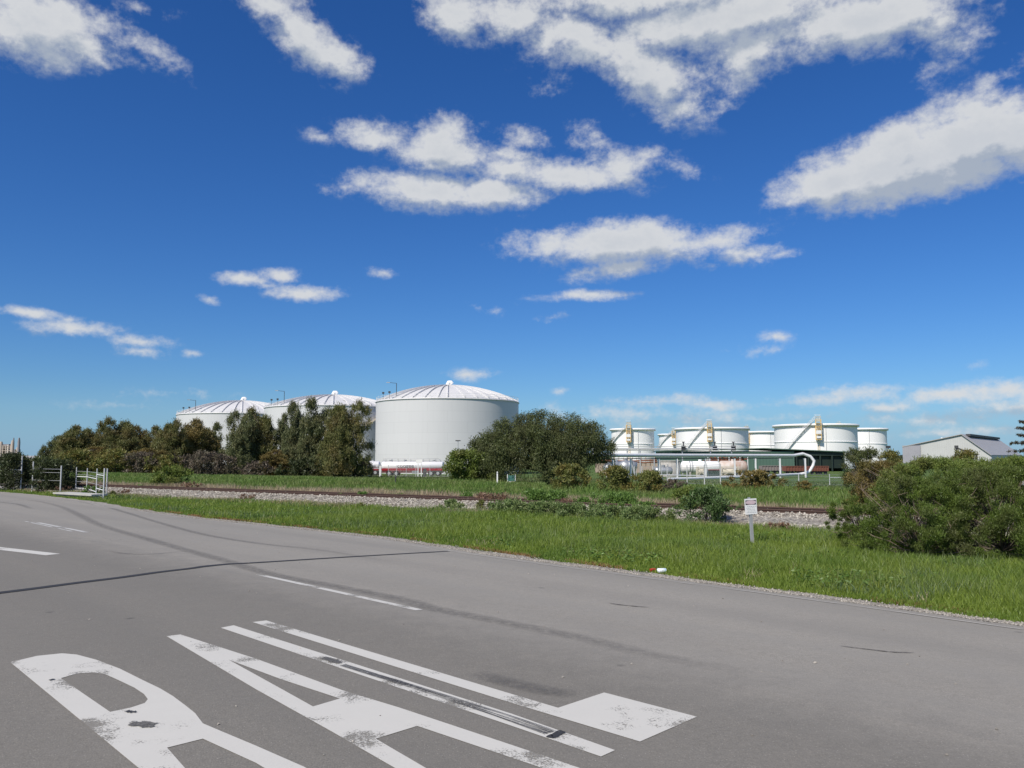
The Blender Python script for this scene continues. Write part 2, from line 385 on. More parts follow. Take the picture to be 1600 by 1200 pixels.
def stain_material(name, col, strength, scale=14, streak=False, soft=True):
    """dark rubber or bitumen film; fades towards the strip edges (uv.y)"""
    m = bpy.data.materials.new(name); nt, N, L = nodes_of(m); p = N['Principled BSDF']
    u = N.new('ShaderNodeUVMap'); u.uv_map = 'UVMap'
    s = N.new('ShaderNodeSeparateXYZ'); L.new(u.outputs[0], s.inputs[0])
    e = mth(nt, 'MULTIPLY', s.outputs[1], mth(nt, 'SUBTRACT', 1.0, s.outputs[1])); e = mth(nt, 'MULTIPLY', e, 4.0, clamp=True)
    ends = mth(nt, 'MULTIPLY', s.outputs[0], mth(nt, 'SUBTRACT', 1.0, s.outputs[0])); ends = mth(nt, 'MULTIPLY', ends, 5.0, clamp=True)
    n = noise_f(nt, scale, .25, .6, detail=5, rough=.7)
    a = mth(nt, 'MULTIPLY', n, strength, clamp=True)
    if soft: a = mth(nt, 'MULTIPLY', mth(nt, 'MULTIPLY', a, e), ends)
    if streak:
        mp = N.new('ShaderNodeMapping'); mp.inputs['Scale'].default_value = (2.2, 26, 1); L.new(u.outputs[0], mp.inputs[0])
        f = noise_f(nt, 1.0, .44, .56, detail=1, vec=mp.outputs[0]); a = mth(nt, 'MULTIPLY', a, f)
    p.inputs['Base Color'].default_value = (*col, 1); p.inputs['Roughness'].default_value = .8
    L.new(a, p.inputs['Alpha'])
    return m
M_tyre = stain_material('tyre_rubber_film', (.10,.097,.092), .36)
M_scuff = stain_material('scuffed_rubber', (.03,.03,.034), 1.6, scale=30, streak=True, soft=False)
def ragged():
    m = bpy.data.materials.new('ragged_bitumen'); nt, N, L = nodes_of(m); p = N['Principled BSDF']
    u = N.new('ShaderNodeUVMap'); u.uv_map = 'UVMap'; s = N.new('ShaderNodeSeparateXYZ'); L.new(u.outputs[0], s.inputs[0])
    e = mth(nt, 'MULTIPLY', mth(nt, 'MULTIPLY', s.outputs[1], mth(nt, 'SUBTRACT', 1.0, s.outputs[1])), mth(nt, 'MULTIPLY', s.outputs[0], mth(nt, 'SUBTRACT', 1.0, s.outputs[0])))
    n = noise_f(nt, 22, .3, .7, detail=6, rough=.75)
    a = mth(nt, 'MULTIPLY_ADD', mth(nt, 'ADD', mth(nt, 'MULTIPLY', e, 13.0, clamp=True), mth(nt, 'MULTIPLY', n, .9)), 7.0, -5.6, clamp=True)
    L.new(mixc(nt, noise_f(nt, 60, .35, .65), (.05,.05,.05), (.15,.145,.135)), p.inputs['Base Color']); L.new(a, p.inputs['Alpha']); p.inputs['Roughness'].default_value = .85; return m
M_ragged = ragged()
M_tar = stain_material('bitumen_patch', (.03,.03,.033), 2.2, scale=45, soft=False)

def ground_material():
    m = bpy.data.materials.new('grassy_soil'); nt, N, L = nodes_of(m); p = N['Principled BSDF']
    O = N.new('ShaderNodeTexCoord').outputs['Object']
    a = noise_f(nt, .12, .35, .65, detail=6, vec=O); b = noise_f(nt, 2.2, .35, .65, detail=8, rough=.75, vec=O); c = noise_f(nt, .5, .5, .66, detail=5, vec=O)
    g = mixc(nt, b, (.05,.095,.022), (.115,.19,.05))
    g = mixc(nt, mth(nt, 'MULTIPLY', a, .5, clamp=True), g, (.10,.15,.05))
    g = mixc(nt, mth(nt, 'MULTIPLY', c, .45, clamp=True), g, (.20,.17,.10))
    L.new(g, p.inputs['Base Color']); p.inputs['Roughness'].default_value = .95; p.inputs['Specular IOR Level'].default_value = .1
    bump(nt, b, .08, .8); return m
M_ground = ground_material()
def stone_material(name, c1, c2, scale, bd=.04):
    m = bpy.data.materials.new(name); nt, N, L = nodes_of(m); p = N['Principled BSDF']
    O = N.new('ShaderNodeTexCoord').outputs['Object']
    v = N.new('ShaderNodeTexVoronoi'); v.inputs['Scale'].default_value = scale; L.new(O, v.inputs['Vector'])
    s = N.new('ShaderNodeSeparateColor'); L.new(v.outputs['Color'], s.inputs[0])
    c = mixc(nt, s.outputs[0], c1, c2)
    e = N.new('ShaderNodeMapRange'); L.new(v.outputs['Distance'], e.inputs[0]); e.inputs[1].default_value = .35; e.inputs[2].default_value = .75; 
    c = mixc(nt, mth(nt, 'MULTIPLY', e.outputs[0], .6), c, (.06,.055,.05))
    c = mixc(nt, mth(nt, 'MULTIPLY', noise_f(nt, .7, .45, .7, vec=O), .45, clamp=True), c, (.20,.15,.11))
    L.new(c, p.inputs['Base Color']); p.inputs['Roughness'].default_value = .9
    bump(nt, mth(nt, 'SUBTRACT', 1.0, v.outputs['Distance']), bd, 1.0); return m
M_ballast = stone_material('ballast_stone', (.20,.18,.155), (.46,.43,.37), 14)
def rnd_stone(name, c1, c2):
    m = bpy.data.materials.new(name); nt, N, L = nodes_of(m); p = N['Principled BSDF']
    g = N.new('ShaderNodeNewGeometry'); L.new(mixc(nt, g.outputs['Random Per Island'], c1, c2), p.inputs['Base Color']); p.inputs['Roughness'].default_value = .9
    return m
M_stones = rnd_stone('loose_stone', (.17,.15,.125), (.50,.465,.40))
M_gravel = rnd_stone('shoulder_stone', (.13,.12,.105), (.42,.39,.34))

def shell_material(name, c, ring=2.4, col_len=9.0, seam=.12, blue=(.0,.0,.0)):
    m = bpy.data.materials.new(name); nt, N, L = nodes_of(m); p = N['Principled BSDF']
    u = N.new('ShaderNodeUVMap'); u.uv_map = 'UVMap'
    b = N.new('ShaderNodeTexBrick'); L.new(u.outputs[0], b.inputs['Vector'])
    b.inputs['Scale'].default_value = 1.0; b.inputs['Brick Width'].default_value = col_len; b.inputs['Row Height'].default_value = ring
    b.inputs['Mortar Size'].default_value = .045; b.inputs['Mortar Smooth'].default_value = .6
    b.inputs['Color1'].default_value = (*c, 1); b.inputs['Color2'].default_value = (*[x*.975 for x in c], 1); b.inputs['Mortar'].default_value = (*[x*(1-seam) for x in c], 1)
    run = noise_f(nt, 1.0, .5, .8, detail=5, vec=u.outputs[0], stretch=(1.1, .05, 1))
    o = mixc(nt, mth(nt, 'MULTIPLY', run, .16, clamp=True), b.outputs['Color'], tuple(x*.72 for x in c))
    o = mixc(nt, mth(nt, 'MULTIPLY', noise_f(nt, .12, .35, .7, vec=u.outputs[0]), .10, clamp=True), o, tuple(x*.85 for x in c))
    L.new(o, p.inputs['Base Color']); p.inputs['Roughness'].default_value = .5
    return m
M_shell_grey = shell_material('pale_grey_shell', (.60,.605,.61))
M_shell_white = shell_material('bright_white_shell', (.88,.88,.87), ring=2.5, seam=.07)
M_dome = mat('dome_sheet', (.62,.62,.62), .5, col2=(.53,.53,.54), ns=.5)
def corrugated(name, c, period=.3, axis=0, depth=.04):
    m = bpy.data.materials.new(name); nt, N, L = nodes_of(m); p = N['Principled BSDF']
    O = N.new('ShaderNodeTexCoord').outputs['Object']
    s = N.new('ShaderNodeSeparateXYZ'); L.new(O, s.inputs[0])
    w = mth(nt, 'SINE', mth(nt, 'MULTIPLY', s.outputs[axis], 2*PI/period))
    f = mth(nt, 'MULTIPLY_ADD', w, .5, .5)
    o = mixc(nt, mth(nt, 'MULTIPLY', f, .18), c, tuple(x*.8 for x in c))
    o = mixc(nt, mth(nt, 'MULTIPLY', noise_f(nt, .25, .4, .7, vec=O), .35, clamp=True), o, tuple(x*.75 for x in c))
    L.new(o, p.inputs['Base Color']); p.inputs['Roughness'].default_value = .5
    bump(nt, f, depth, .6); return m
M_green_wall = corrugated('green_sheeting', (.085,.15,.115), .9)
M_green_roof = corrugated('green_roofing', (.06,.12,.085), .9)
M_shed_wall = corrugated('pale_sheeting', (.50,.51,.50), 1.2, depth=.08)
M_shed_roof = corrugated('grey_roofing', (.38,.37,.36), 1.6, axis=1, depth=.1)
M_roof_dull = corrugated('dull_grey_sheeting', (.32,.32,.35), 1.2)

# ------------------------------------------------------------------ the ground
def tag_s(o): return tag(o, kind='structure')
az_ = np.concatenate([np.linspace(-180,-46,30)[:-1], np.linspace(-46,46,240), np.linspace(46,180,30)[1:]])
rr_ = np.concatenate([[.05], np.geomspace(1.2, 120, 170), np.geomspace(130, 7000, 40)])
A_, R_ = np.meshgrid(np.radians(az_), rr_, indexing='ij')
GX, GY = R_*np.sin(A_), R_*np.cos(A_)
Z = hnp(GX, GY)
vG = vv(GX, GY)
Z = Z - np.where((vG > -1.6) & (vG < 11.2), .035, 0)
wG = ww(GX, GY); Z = Z - np.where((wG > 22.9) & (wG < 27.6), .12, 0)
na, nr = A_.shape
idx = np.arange(na*nr).reshape(na, nr)
Qd = np.stack([idx[:-1,:-1], idx[:-1,1:], idx[1:,1:], idx[1:,:-1]], -1).reshape(-1,4)
tag_s(npmesh('ground', np.stack([GX,GY,Z],-1).reshape(-1,3), Qd[:, ::-1], M_ground, smooth=True))

# far edge of the asphalt, taken from the photograph, in road coordinates
edge_px = [(0,768.5),(50,772.5),(100,778),(160,785.5),(212,795),(312,809),(400,817.5),(500,828),(600,839),(680,850),(755,862),(900,882),(1012,896),(1087,906),(1200,920),(1350,940),(1475,957),(1600,974)]
edge_uv = []
for x, y in edge_px:
    q = P(x, y); edge_uv.append((uu(q.x, q.y), vv(q.x, q.y)))
edge_uv.sort()
EU = np.array([e[0] for e in edge_uv]); EV = np.array([e[1] for e in edge_uv])
EU = np.concatenate([[EU[0]-60, EU[0]-10], EU, [EU[-1]+8, 60]]); EV = np.concatenate([[EV[0]+1.5, EV[0]+.2], EV, [EV[-1], EV[-1]]])
def edge_v(u): return np.interp(u, EU, EV)
print('edge', [(round(a,1), round(b,2)) for a, b in edge_uv])
us = np.concatenate([np.arange(-120, -30, 2.0), np.arange(-30, 8, .2), np.arange(8, 62, 2.0)])
rows = []
for u in us:
    ev = float(edge_v(u)) - .28 + .035*math.sin(u*2.3) + .03*math.sin(u*5.1+1) + .02*math.sin(u*11)
    vs_ = np.concatenate([np.linspace(-1.5, 5.3, 8), np.linspace(5.3, ev, 8)[1:]])
    for v in vs_:
        X, Y = uv(u, v); rows.append((X, Y, h(X, Y) + .004))
    X, Y = uv(u, ev+.03); rows.append((X, Y, h(X, Y) - .06))
nc = 16; n_u = len(us); idx = np.arange(n_u*nc).reshape(n_u, nc)
Qd = np.stack([idx[:-1,:-1], idx[1:,:-1], idx[1:,1:], idx[:-1,1:]], -1).reshape(-1,4)
road = npmesh('road', rows, Qd, M_road); tag_s(road)

# gravel shoulder strip
rows = []
us2 = np.arange(-60, 10, .15)
for u in us2:
    e = float(edge_v(u))
    for k, v in enumerate((e-.42, e-.1, e+.16+.09*math.sin(u*3.1)+.06*math.sin(u*7.7))):
        X, Y = uv(u, v); rows.append((X, Y, h(X, Y) + (-.004, .006, -.004)[k]))
idx = np.arange(len(us2)*3).reshape(-1, 3)
Qd = np.stack([idx[:-1,:-1], idx[1:,:-1], idx[1:,1:], idx[:-1,1:]], -1).reshape(-1,4)
tag_s(npmesh('gravel_shoulder', rows, Qd, stone_material('shoulder_grit', (.30,.28,.245), (.46,.43,.385), 28, .008)))

def scatter_stones(name, X, Y, Zb, size, m, parent=None):
    n = len(X)
    base = np.array([(1,0,0),(-.5,.87,0),(-.5,-.87,0),(0,0,1),(.3,.3,-.6)])
    base = np.array([(1,0,0),(0,1,0),(-1,0,0),(0,-1,0),(0,0,.8),(0,0,-.6)], dtype=float)
    fc = np.array([(0,1,4),(1,2,4),(2,3,4),(3,0,4),(1,0,5),(2,1,5),(3,2,5),(0,3,5)])
    jit = 1 + rng.uniform(-.35, .35, (n, 6, 3))
    s = size*rng.uniform(.5, 1.3, (n,1,1))
    a = rng.uniform(0, 2*PI, n); ca, sa = np.cos(a)[:,None], np.sin(a)[:,None]
    V = base[None]*jit*s
    x = V[...,0]*ca - V[...,1]*sa; y = V[...,0]*sa + V[...,1]*ca
    tl = rng.uniform(-.6,.6,n)[:,None]; z = V[...,2] + x*tl
    V = np.stack([x + X[:,None], y + Y[:,None], z + Zb[:,None]], -1).reshape(-1,3)
    Fq = (fc[None] + (np.arange(n)*6)[:,None,None]).reshape(-1,3)
    return npmesh(name, V, Fq, m, parent)
n = 11000
u_ = -32 + 38*rng.random(n)**.8; v_ = edge_v(u_) - .36 + np.abs(rng.normal(0, .17, n))*1.2 + .04
X = .70*u_ + .714*v_; Y = -.714*u_ + .70*v_
tag(scatter_stones('gravel', X, Y, hnp(X,Y)+.008, .013, M_gravel), 'loose pale gravel stones along the far edge of the asphalt', 'gravel', kind='stuff')
n = 160
u_ = rng.uniform(-20, 2, n); v_ = rng.uniform(1.2, 10, n); X = .70*u_ + .714*v_; Y = -.714*u_ + .70*v_
tag(scatter_stones('loose_chips', X, Y, hnp(X,Y)+.007, .010, M_gravel), 'stray stone chips lying scattered over the grey asphalt', 'stones', kind='stuff')

# ------------------------------------------------------------------ road markings (children of the road)
ZM = .003
def G(x, y): q = P(x, y); return (uu(q.x, q.y), vv(q.x, q.y))
def flat_poly(name, pts_uv, m, z=ZM, label=None, tri=None):
    import bmesh
    bm = bmesh.new(); vs = []
    for u, v in pts_uv:
        X, Y = uv(u, v); vs.append(bm.verts.new((X, Y, h(X, Y) + z)))
    es = [bm.edges.new((vs[i], vs[(i+1) % len(vs)])) for i in range(len(vs))]
    return bm, vs
def painted(name, loops, m, label=None, z=ZM):
    """a flat sheet with holes; loops in road coordinates (first = outline)"""
    cu = bpy.data.curves.new(name, 'CURVE'); cu.dimensions = '2D'; cu.fill_mode = 'BOTH'
    for lp in loops:
        sp = cu.splines.new('POLY'); sp.points.add(len(lp)-1); sp.use_cyclic_u = True
        for i, (u, v) in enumerate(lp):
            X, Y = uv(u, v); sp.points[i].co = (X, Y, 0, 1)
    tmp = bpy.data.objects.new(name, cu); C.objects.link(tmp)
    dg = bpy.context.evaluated_depsgraph_get(); me = bpy.data.meshes.new_from_object(tmp.evaluated_get(dg))
    bpy.data.objects.remove(tmp)
    for vt in me.vertices: vt.co.z = h(vt.co.x, vt.co.y) + .004 + z
    # make all faces look up
    for pl in me.polygons:
        if pl.normal.z < 0: pl.flip()
    me.materials.clear(); me.materials.append(m); me.update()
    o = bpy.data.objects.new(name, me); C.objects.link(o); o.parent = road
    if label: o['label'] = label
    return o
UB = -2.8
R_out = [G(16,1036),G(58,1026),G(97,1022),G(120,1024),G(150,1032),G(187,1046),G(225,1065),G(250,1077),G(270,1089),G(290,1104),G(305,1116),G(317,1132),G(350,1146),G(400,1167),G(475,1200),(UB,2.27),(UB,2.13),G(400,1194),G(317,1156),G(261,1170),(-3.9,1.815),(UB,1.815),(UB,1.69),(-3.9,1.685)]
R_hole = [G(95,1061),G(120,1054),G(145,1052),G(165,1055),G(187,1065),G(210,1076),G(225,1086),G(231,1094),G(226,1100),G(205,1107),G(172,1114)]
painted('painted_letter', [R_out, R_hole], M_paint, 'white painted letter R on the asphalt, worn, with a dark patch')
A_out = [G(260,995),G(282,992.5),G(400,1030.5),G(535,1080),G(625,1107.5),G(800,1166),G(897,1199)]
def ext(p, q, u): t = (u-p[0])/(q[0]-p[0]); return (u, p[1] + t*(q[1]-p[1]))
a1, a2 = G(625,1107.5), G(897,1199); b1, b2 = G(652,1136), G(800,1186); c1, c2 = G(587,1156), G(662,1200); d1_, d2_ = G(400,1078.5), G(612,1199)
A_out += [ext(a1,a2,UB), ext(b1,b2,UB), G(800,1186), G(652,1136), G(587,1156), G(662,1200), ext(c1,c2,UB), ext(d1_,d2_,UB), G(612,1199), G(517,1144), G(400,1078.5)]
A_hole = [G(357,1032),G(440,1063),G(531,1093),G(489,1105.5),G(440,1078)]
painted('painted_letter', [A_out, A_hole], M_paint, 'white painted letter A on the asphalt between the R and the I')
painted('painted_letter', [[G(345,982),G(365,978),G(800,1117),G(961,1174),G(939,1184),G(800,1136)]], M_paint, 'white painted letter I on the asphalt with black rubber streaks')
painted('painted_letter', [[G(394.5,973),G(416,970.5),G(800,1086),G(872,1107.5),G(944,1083.5),G(1089,1121.5),G(1000,1160.5),G(800,1100)]], M_paint, 'white painted letter L on the asphalt, farthest from the near kerb side')
def lane(name, a, b, wd, m, label=None, z=ZM):
    (u0, v0), (u1, v1) = G(*a), G(*b); d = Vector((u1-u0, v1-v0)).normalized(); nx, ny = -d.y*wd/2, d.x*wd/2
    N_ = 12; up = []; dn = []
    for i in range(N_+1):
        t = i/N_; up.append((u0+(u1-u0)*t+nx, v0+(v1-v0)*t+ny)); dn.append((u0+(u1-u0)*t-nx, v0+(v1-v0)*t-ny))
    return painted(name, [up + dn[::-1]], m, label, z)
lane('centre_line_dash', (405,898.5), (655,954), .10, M_paint, 'long white centre line dash in front of the painted word')
lane('centre_line_dash', (60,817), (135,832), .11, M_paint_faded, 'short worn white centre line dash far along the road')
lane('centre_line_dash', (40,815), (112,830.5), .06, M_paint_faded, 'ghost of an older dash beside the worn one')
lane('holding_line', (-170,838), (83,867), .24, M_paint, 'thick white line entering at the left edge of the road')
# faded seam line near the far edge
rows = []
us3 = np.arange(-40, 8, .3)
for u in us3:
    e = float(edge_v(u)) - .58
    for dv in (-.03, .03):
        X, Y = uv(u, e+dv); rows.append((X, Y, h(X, Y) + .010))
idx = np.arange(len(us3)*2).reshape(-1, 2)
npmesh('edge_line', rows, np.stack([idx[:-1,0], idx[1:,0], idx[1:,1], idx[:-1,1]], -1), paint_material('ghost_edge_paint', .10, .75, base=(.40,.38,.34)), road)

def strip(name, pts, wd, m, z=.008, wobble=0.0, label=None, uvpts=False):
    q = [Vector(G(*p)) if not uvpts else Vector(p) for p in pts]
    # Catmull-Rom subdivision
    out_ = []
    for i in range(len(q)-1):
        p0 = q[max(i-1,0)]; p1 = q[i]; p2 = q[i+1]; p3 = q[min(i+2,len(q)-1)]
        for k in range(8):
            t = k/8; out_.append(.5*((2*p1) + (p2-p0)*t + (2*p0-5*p1+4*p2-p3)*t*t + (3*p1-p0-3*p2+p3)*t**3))
    out_.append(q[-1]); vs = []; n_ = len(out_)
    for i, p in enumerate(out_):
        d = (out_[min(i+1,n_-1)] - out_[max(i-1,0)]).normalized(); nn = Vector((-d.y, d.x))
        w_ = wd if not isinstance(wd, tuple) else wd[0] + (wd[1]-wd[0])*i/(n_-1)
        w_ *= 1 + wobble*math.sin(i*1.7)
        for sgn in (-1, 1):
            c = p + nn*sgn*w_/2; X, Y = uv(c.x, c.y); vs.append((X, Y, h(X, Y) + z))
    idx = np.arange(n_*2).reshape(-1, 2)
    o = npmesh(name, vs, np.stack([idx[:-1,0], idx[1:,0], idx[1:,1], idx[:-1,1]], -1), m, road)
    uvl = o.data.uv_layers.new(name='UVMap'); k = 0
    for i in range(n_-1):
        for (a, b) in ((i,0),(i+1,0),(i+1,1),(i,1)): uvl.data[k].uv = (a/(n_-1), b); k += 1
    if label: o['label'] = label
    return o
strip('tyre_mark', [(0,786),(32,781.5),(62,784),(95,792),(120,803),(150,818),(182,829),(225,841),(287,859),(350,876),(425,898),(520,916),(625,937),(675,951),(775,971),(900,996),(1000,1020),(1100,1040),(1200,1060)], .34, M_tyre, label='long curving dark tyre mark sweeping across the whole road')
strip('tyre_mark', [(60,780),(107,782),(160,791),(200,802),(237,813.5),(312,834),(400,849),(500,860),(620,880)], .26, M_tyre, z=.0083, label='dark tyre mark curving close to the far grass edge')
strip('tyre_mark', [(-20,783),(15,786.5),(32,789),(50,796)], .25, M_tyre, z=.0086)
strip('tyre_mark', [(165,861),(200,866),(237,866.5),(287,862)], .12, M_tyre, z=.0089, label='short faint curved scuff on the road')
strip('tyre_mark', [(1310,1010),(1350,1015),(1395,1020),(1430,1021)], .05, stain_material('brown_scuff', (.07,.06,.05), 1.2), z=.0086)
strip('tyre_mark', [(950,943),(970,946),(990,948),(1015,950)], .06, stain_material('brown_scuff2', (.07,.06,.05), 1.2), z=.0086)
strip('tyre_mark', [(740,1052),(790,1066),(850,1080),(905,1088)], .24, stain_material('faint_rubber', (.12,.115,.11), .5), z=.0086)
strip('black_line', [(-200,948),(-60,933.5),(0,927),(60,919.5),(120,911.5),(185,903.5),(250,894.5),(300,888.5),(335,884),(360,881.8),(400,879.8),(500,873.5),(600,867.5),(705,861.5)], (.16,.10), stain_material('black_line_film', (.026,.027,.03), 5.0, scale=30, soft=False), z=.0095, label='narrow black line crossing the road with a slight bend')  # near-black line with a bend, narrowing towards its far end
# rubber streaks and patches on the paint
strip('rubber_streaks', [(535,1040.5),(640,1073.5),(740,1105.5),(800,1125.5),(860,1147)], (.06,.10), M_scuff, z=.0105, label='black rubber streaks along the letter I')
strip('bitumen_patch', [(500,1027),(518,1033),(536,1040)], .10, M_ragged, z=.0112)
strip('bitumen_patch', [(856,1152),(864,1153),(874,1147),(880,1145)], .05, M_tar, z=.0112)
strip('bitumen_patch', [(199,1132),(214,1133),(232,1135),(252,1136)], .13, M_ragged, z=.0112, wobble=.06, label='dark ragged patch on the letter R')
strip('bitumen_patch', [(198,1113),(206,1115),(213,1114)], .03, M_tar, z=.0115, wobble=.5)
strip('bitumen_patch', [(77,1065),(81,1064),(84,1063)], .025, M_tar, z=.0115)

# ------------------------------------------------------------------ railway
bal = []
ssx = np.arange(-170, 60, .25)
prof = [(22.3,-.42),(22.9,-.33),(23.4,-.22),(24.0,-.09),(24.5,-.045),(25.2,-.05),(26.0,-.05),(26.7,-.09),(27.4,-.28),(28.2,-.42)]
for s in ssx:
    for k, (w, z) in enumerate(prof):
        w = w - (.95, .8, .5)[k]*min(1, max(0, (s+10)/2.5)) if k < 3 else w
        ww_ = w + (.18*math.sin(s*.9+k)+.1*math.sin(s*2.7)) * (1 if k in (0,1,9) else .15)
        X, Y = sw(s, ww_); drop = h(X, Y) - (-.32) if k in (0,9) else 0
        bal.append((X, Y, z + drop*.6 + .012*math.sin(s*7+k*3)))
npn = len(prof); idx = np.arange(len(ssx)*npn).reshape(-1, npn)
Qd = np.stack([idx[:-1,:-1], idx[1:,:-1], idx[1:,1:], idx[:-1,1:]], -1).reshape(-1,4)
tag_s(npmesh('track_bed', bal, Qd, M_ballast, smooth=True))
n = 9000; s_ = rng.uniform(-10, 8, n); w_ = 22.9 - rng.random(n)*1.5*np.clip((s_+10)/2.5, 0, 1)
Xs = .8305*s_ + .557*w_; Ys = -.557*s_ + .8305*w_
tag(scatter_stones('ballast', Xs, Ys, np.interp(w_, [21.3,22.6,22.95], [-.40,-.30,-.20]), .040, M_stones), 'pale crushed stone spilling towards the warning sign', 'ballast', kind='stuff')
n = 42000
s_ = -46 + 66*rng.random(n)**.75; w_ = rng.uniform(22.5, 27.6, n)
Xs = .8305*s_ + .557*w_; Ys = -.557*s_ + .8305*w_
zb = np.interp(w_, [p[0] for p in prof], [p[1] for p in prof]) + .012
keep = np.abs(np.abs(w_-25.2)-.54) > .09
tag(scatter_stones('ballast', Xs[keep], Ys[keep], zb[keep], .042, M_stones), 'pale crushed stone heaped along the railway line', 'ballast', kind='stuff')
trk = empty('railway_track', sw(-10, 25.2) + (-.12,), math.atan2(-.557, .8305), 'rusty single railway track running behind the grass verge', 'railway track')
rp = [(-.07,0),(.07,0),(.07,.018),(.012,.035),(.012,.11),(.036,.12),(.036,.155),(-.036,.155),(-.036,.12),(-.012,.11),(-.012,.035),(-.07,.018)]
for y0 in (-.54, .54):
    mb = MB(); vs = []; L_ = (-160, 60)
    for xx in L_: vs += [(xx, y0+a, .02+b) for a, b in rp]
    k = len(rp); mb.add(vs, [(i, (i+1)%k, k+(i+1)%k, k+i) for i in range(k)] + [tuple(range(k)), tuple(range(k,2*k))[::-1]])
    mb.build('rail', M_railrust, trk)
M_sleeper = mat('sleeper_timber', (.15,.125,.10), .9, col2=(.09,.075,.06), ns=5)
slp = MB().box((0,0,.005), (.23,2.1,.11)).build('sleeper', M_sleeper, trk); slp.location = (-24, 0, 0)
for i in range(1, 96):
    c = slp.copy(); C.objects.link(c); c.parent = trk; c.location = (-24 + i*.66, rng.uniform(-.03,.03), 0)

# ------------------------------------------------------------------ grass
def grass(name, X, Y, Zb, H, Wd, m, label, cat, lean=.35):
    n = len(X); a = rng.uniform(0, 2*PI, n); b = rng.uniform(0, 2*PI, n)
    ln = H*lean*rng.uniform(.2, 1.6, n)
    sx, sy = np.cos(a)*Wd/2, np.sin(a)*Wd/2; lx, ly = np.cos(b)*ln, np.sin(b)*ln
    V = np.empty((n, 5, 3))
    V[:,0] = np.stack([X-sx, Y-sy, Zb-.02], -1); V[:,1] = np.stack([X+sx, Y+sy, Zb-.02], -1)
    V[:,2] = np.stack([X-sx*.8+lx*.3, Y-sy*.8+ly*.3, Zb+H*.55], -1); V[:,3] = np.stack([X+sx*.8+lx*.3, Y+sy*.8+ly*.3, Zb+H*.55], -1)
    V[:,4] = np.stack([X+lx, Y+ly, Zb+H], -1)
    t = np.array([(0,1,3),(0,3,2),(2,3,4)]); Fq = (t[None] + (np.arange(n)*5)[:,None,None]).reshape(-1,3)
    o = npmesh(name, V.reshape(-1,3), Fq, m); return tag(o, label, cat, kind='stuff')
def grassmat(name, c1, c2, c3, c4, c4amt=.6):
    m = leafmat(name, c1, c2, c3, ns=.45, trans=.35, c3amt=.55)
    return m
def patch(X, Y, f, ph=0):    # smooth 0..1 field
    return .5 + .25*np.sin(X*f+ph)*np.sin(Y*f*1.3+ph*2) + .25*np.sin((X+Y)*f*.6+ph*3)*np.cos((X-Y)*f*.8)
M_gr = leafmat('verge_grass', (.145,.215,.028), (.285,.37,.068), (.115,.205,.036), ns=.5, trans=.42)
M_gr_dry = leafmat('dry_grass', (.36,.30,.19), (.50,.42,.28), (.30,.20,.14), ns=.8, trans=.3)
M_gr_far = leafmat('bank_grass', (.095,.175,.030), (.18,.27,.065), (.23,.235,.09), ns=.35, trans=.35)
def frust(X, Y, mrg=1.06):
    return (Y > 2) & (np.abs(X) < (Y*.62*mrg + 1.5))
def leaves(name, cen, dirs, ln, wd, m, parent, jl=.4):
    n = len(cen); ln = ln*(1 + rng.uniform(-jl, jl, (n,1)))
    d = dirs/np.maximum(np.linalg.norm(dirs, axis=1, keepdims=True), 1e-6)
    r = rng.normal(0, 1, (n,3)); s = np.cross(d, r); s /= np.maximum(np.linalg.norm(s, axis=1, keepdims=True), 1e-6)
    V = np.empty((n,4,3)); V[:,0] = cen - d*ln/2; V[:,1] = cen + s*wd/2; V[:,2] = cen + d*ln/2; V[:,3] = cen - s*wd/2
    return npmesh(name, V.reshape(-1,3), np.arange(n*4).reshape(n,4), m, parent)
L_weed0 = leafmat('low_weed_leaf', (.09,.17,.03), (.18,.28,.07), (.10,.16,.04), ns=2, trans=.3)
# verge between road and railway
def verge_pts(n, tall):
    r = 9.0*(52/9.0)**rng.random(n*2)                # log-distance distribution keeps screen density even
    a = np.radians(rng.uniform(-35, 35, n*2)); X = r*np.tan(a); Y = r
    v = vv(X, Y); w = ww(X, Y); u = uu(X, Y); e = edge_v(u)
    dv = v - e + .05*np.sin(u*3) + .12*np.sin(u*1.1+2)*np.sin(u*.63)
    ok = (dv > .01 + .10*patch(X*1.0, Y, 2.9, 6)) & (w < 23.35 - 1.5*np.clip((ss(X,Y)+10)/2.5, 0, 1) + .35*np.sin(X*.8+1) + .25*np.sin(X*2.1))
    X, Y, dv, w = X[ok][:n], Y[ok][:n], dv[ok][:n], w[ok][:n]
    return X, Y, dv, w
X, Y, dv, w = verge_pts(420000, False)
pt = patch(X, Y, .9); pt2 = patch(X, Y, 2.6, 1.3)
Hh = (.05 + .115*np.clip(dv/1.6, 0, 1))*(.55 + .7*pt + .35*pt2)*rng.uniform(.45, 1.35, len(X))
Hh *= np.where(Y > 26, .75, 1.0)
grass('grass', X, Y, hnp(X,Y), Hh, .005 + Y*.0004, M_gr, 'lush bright green grass on the verge between road and railway', 'grass', .45)
# taller lighter seeded stalks
X, Y, dv, w = verge_pts(30000, True)
k = (dv > .9) & (X > -6); X, Y = X[k], Y[k]
k = patch(X, Y, 1.4, 4) > .42; X, Y = X[k], Y[k]
M_stalk = leafmat('pale_stalks', (.17,.24,.07), (.30,.33,.15), (.15,.23,.06), trans=.35)
grass('tall_grass', X, Y, hnp(X,Y), rng.uniform(.12, .32, len(X)), .003 + Y*.0003, M_stalk, 'taller pale seeded grass stalks standing in the verge', 'grass', .3)
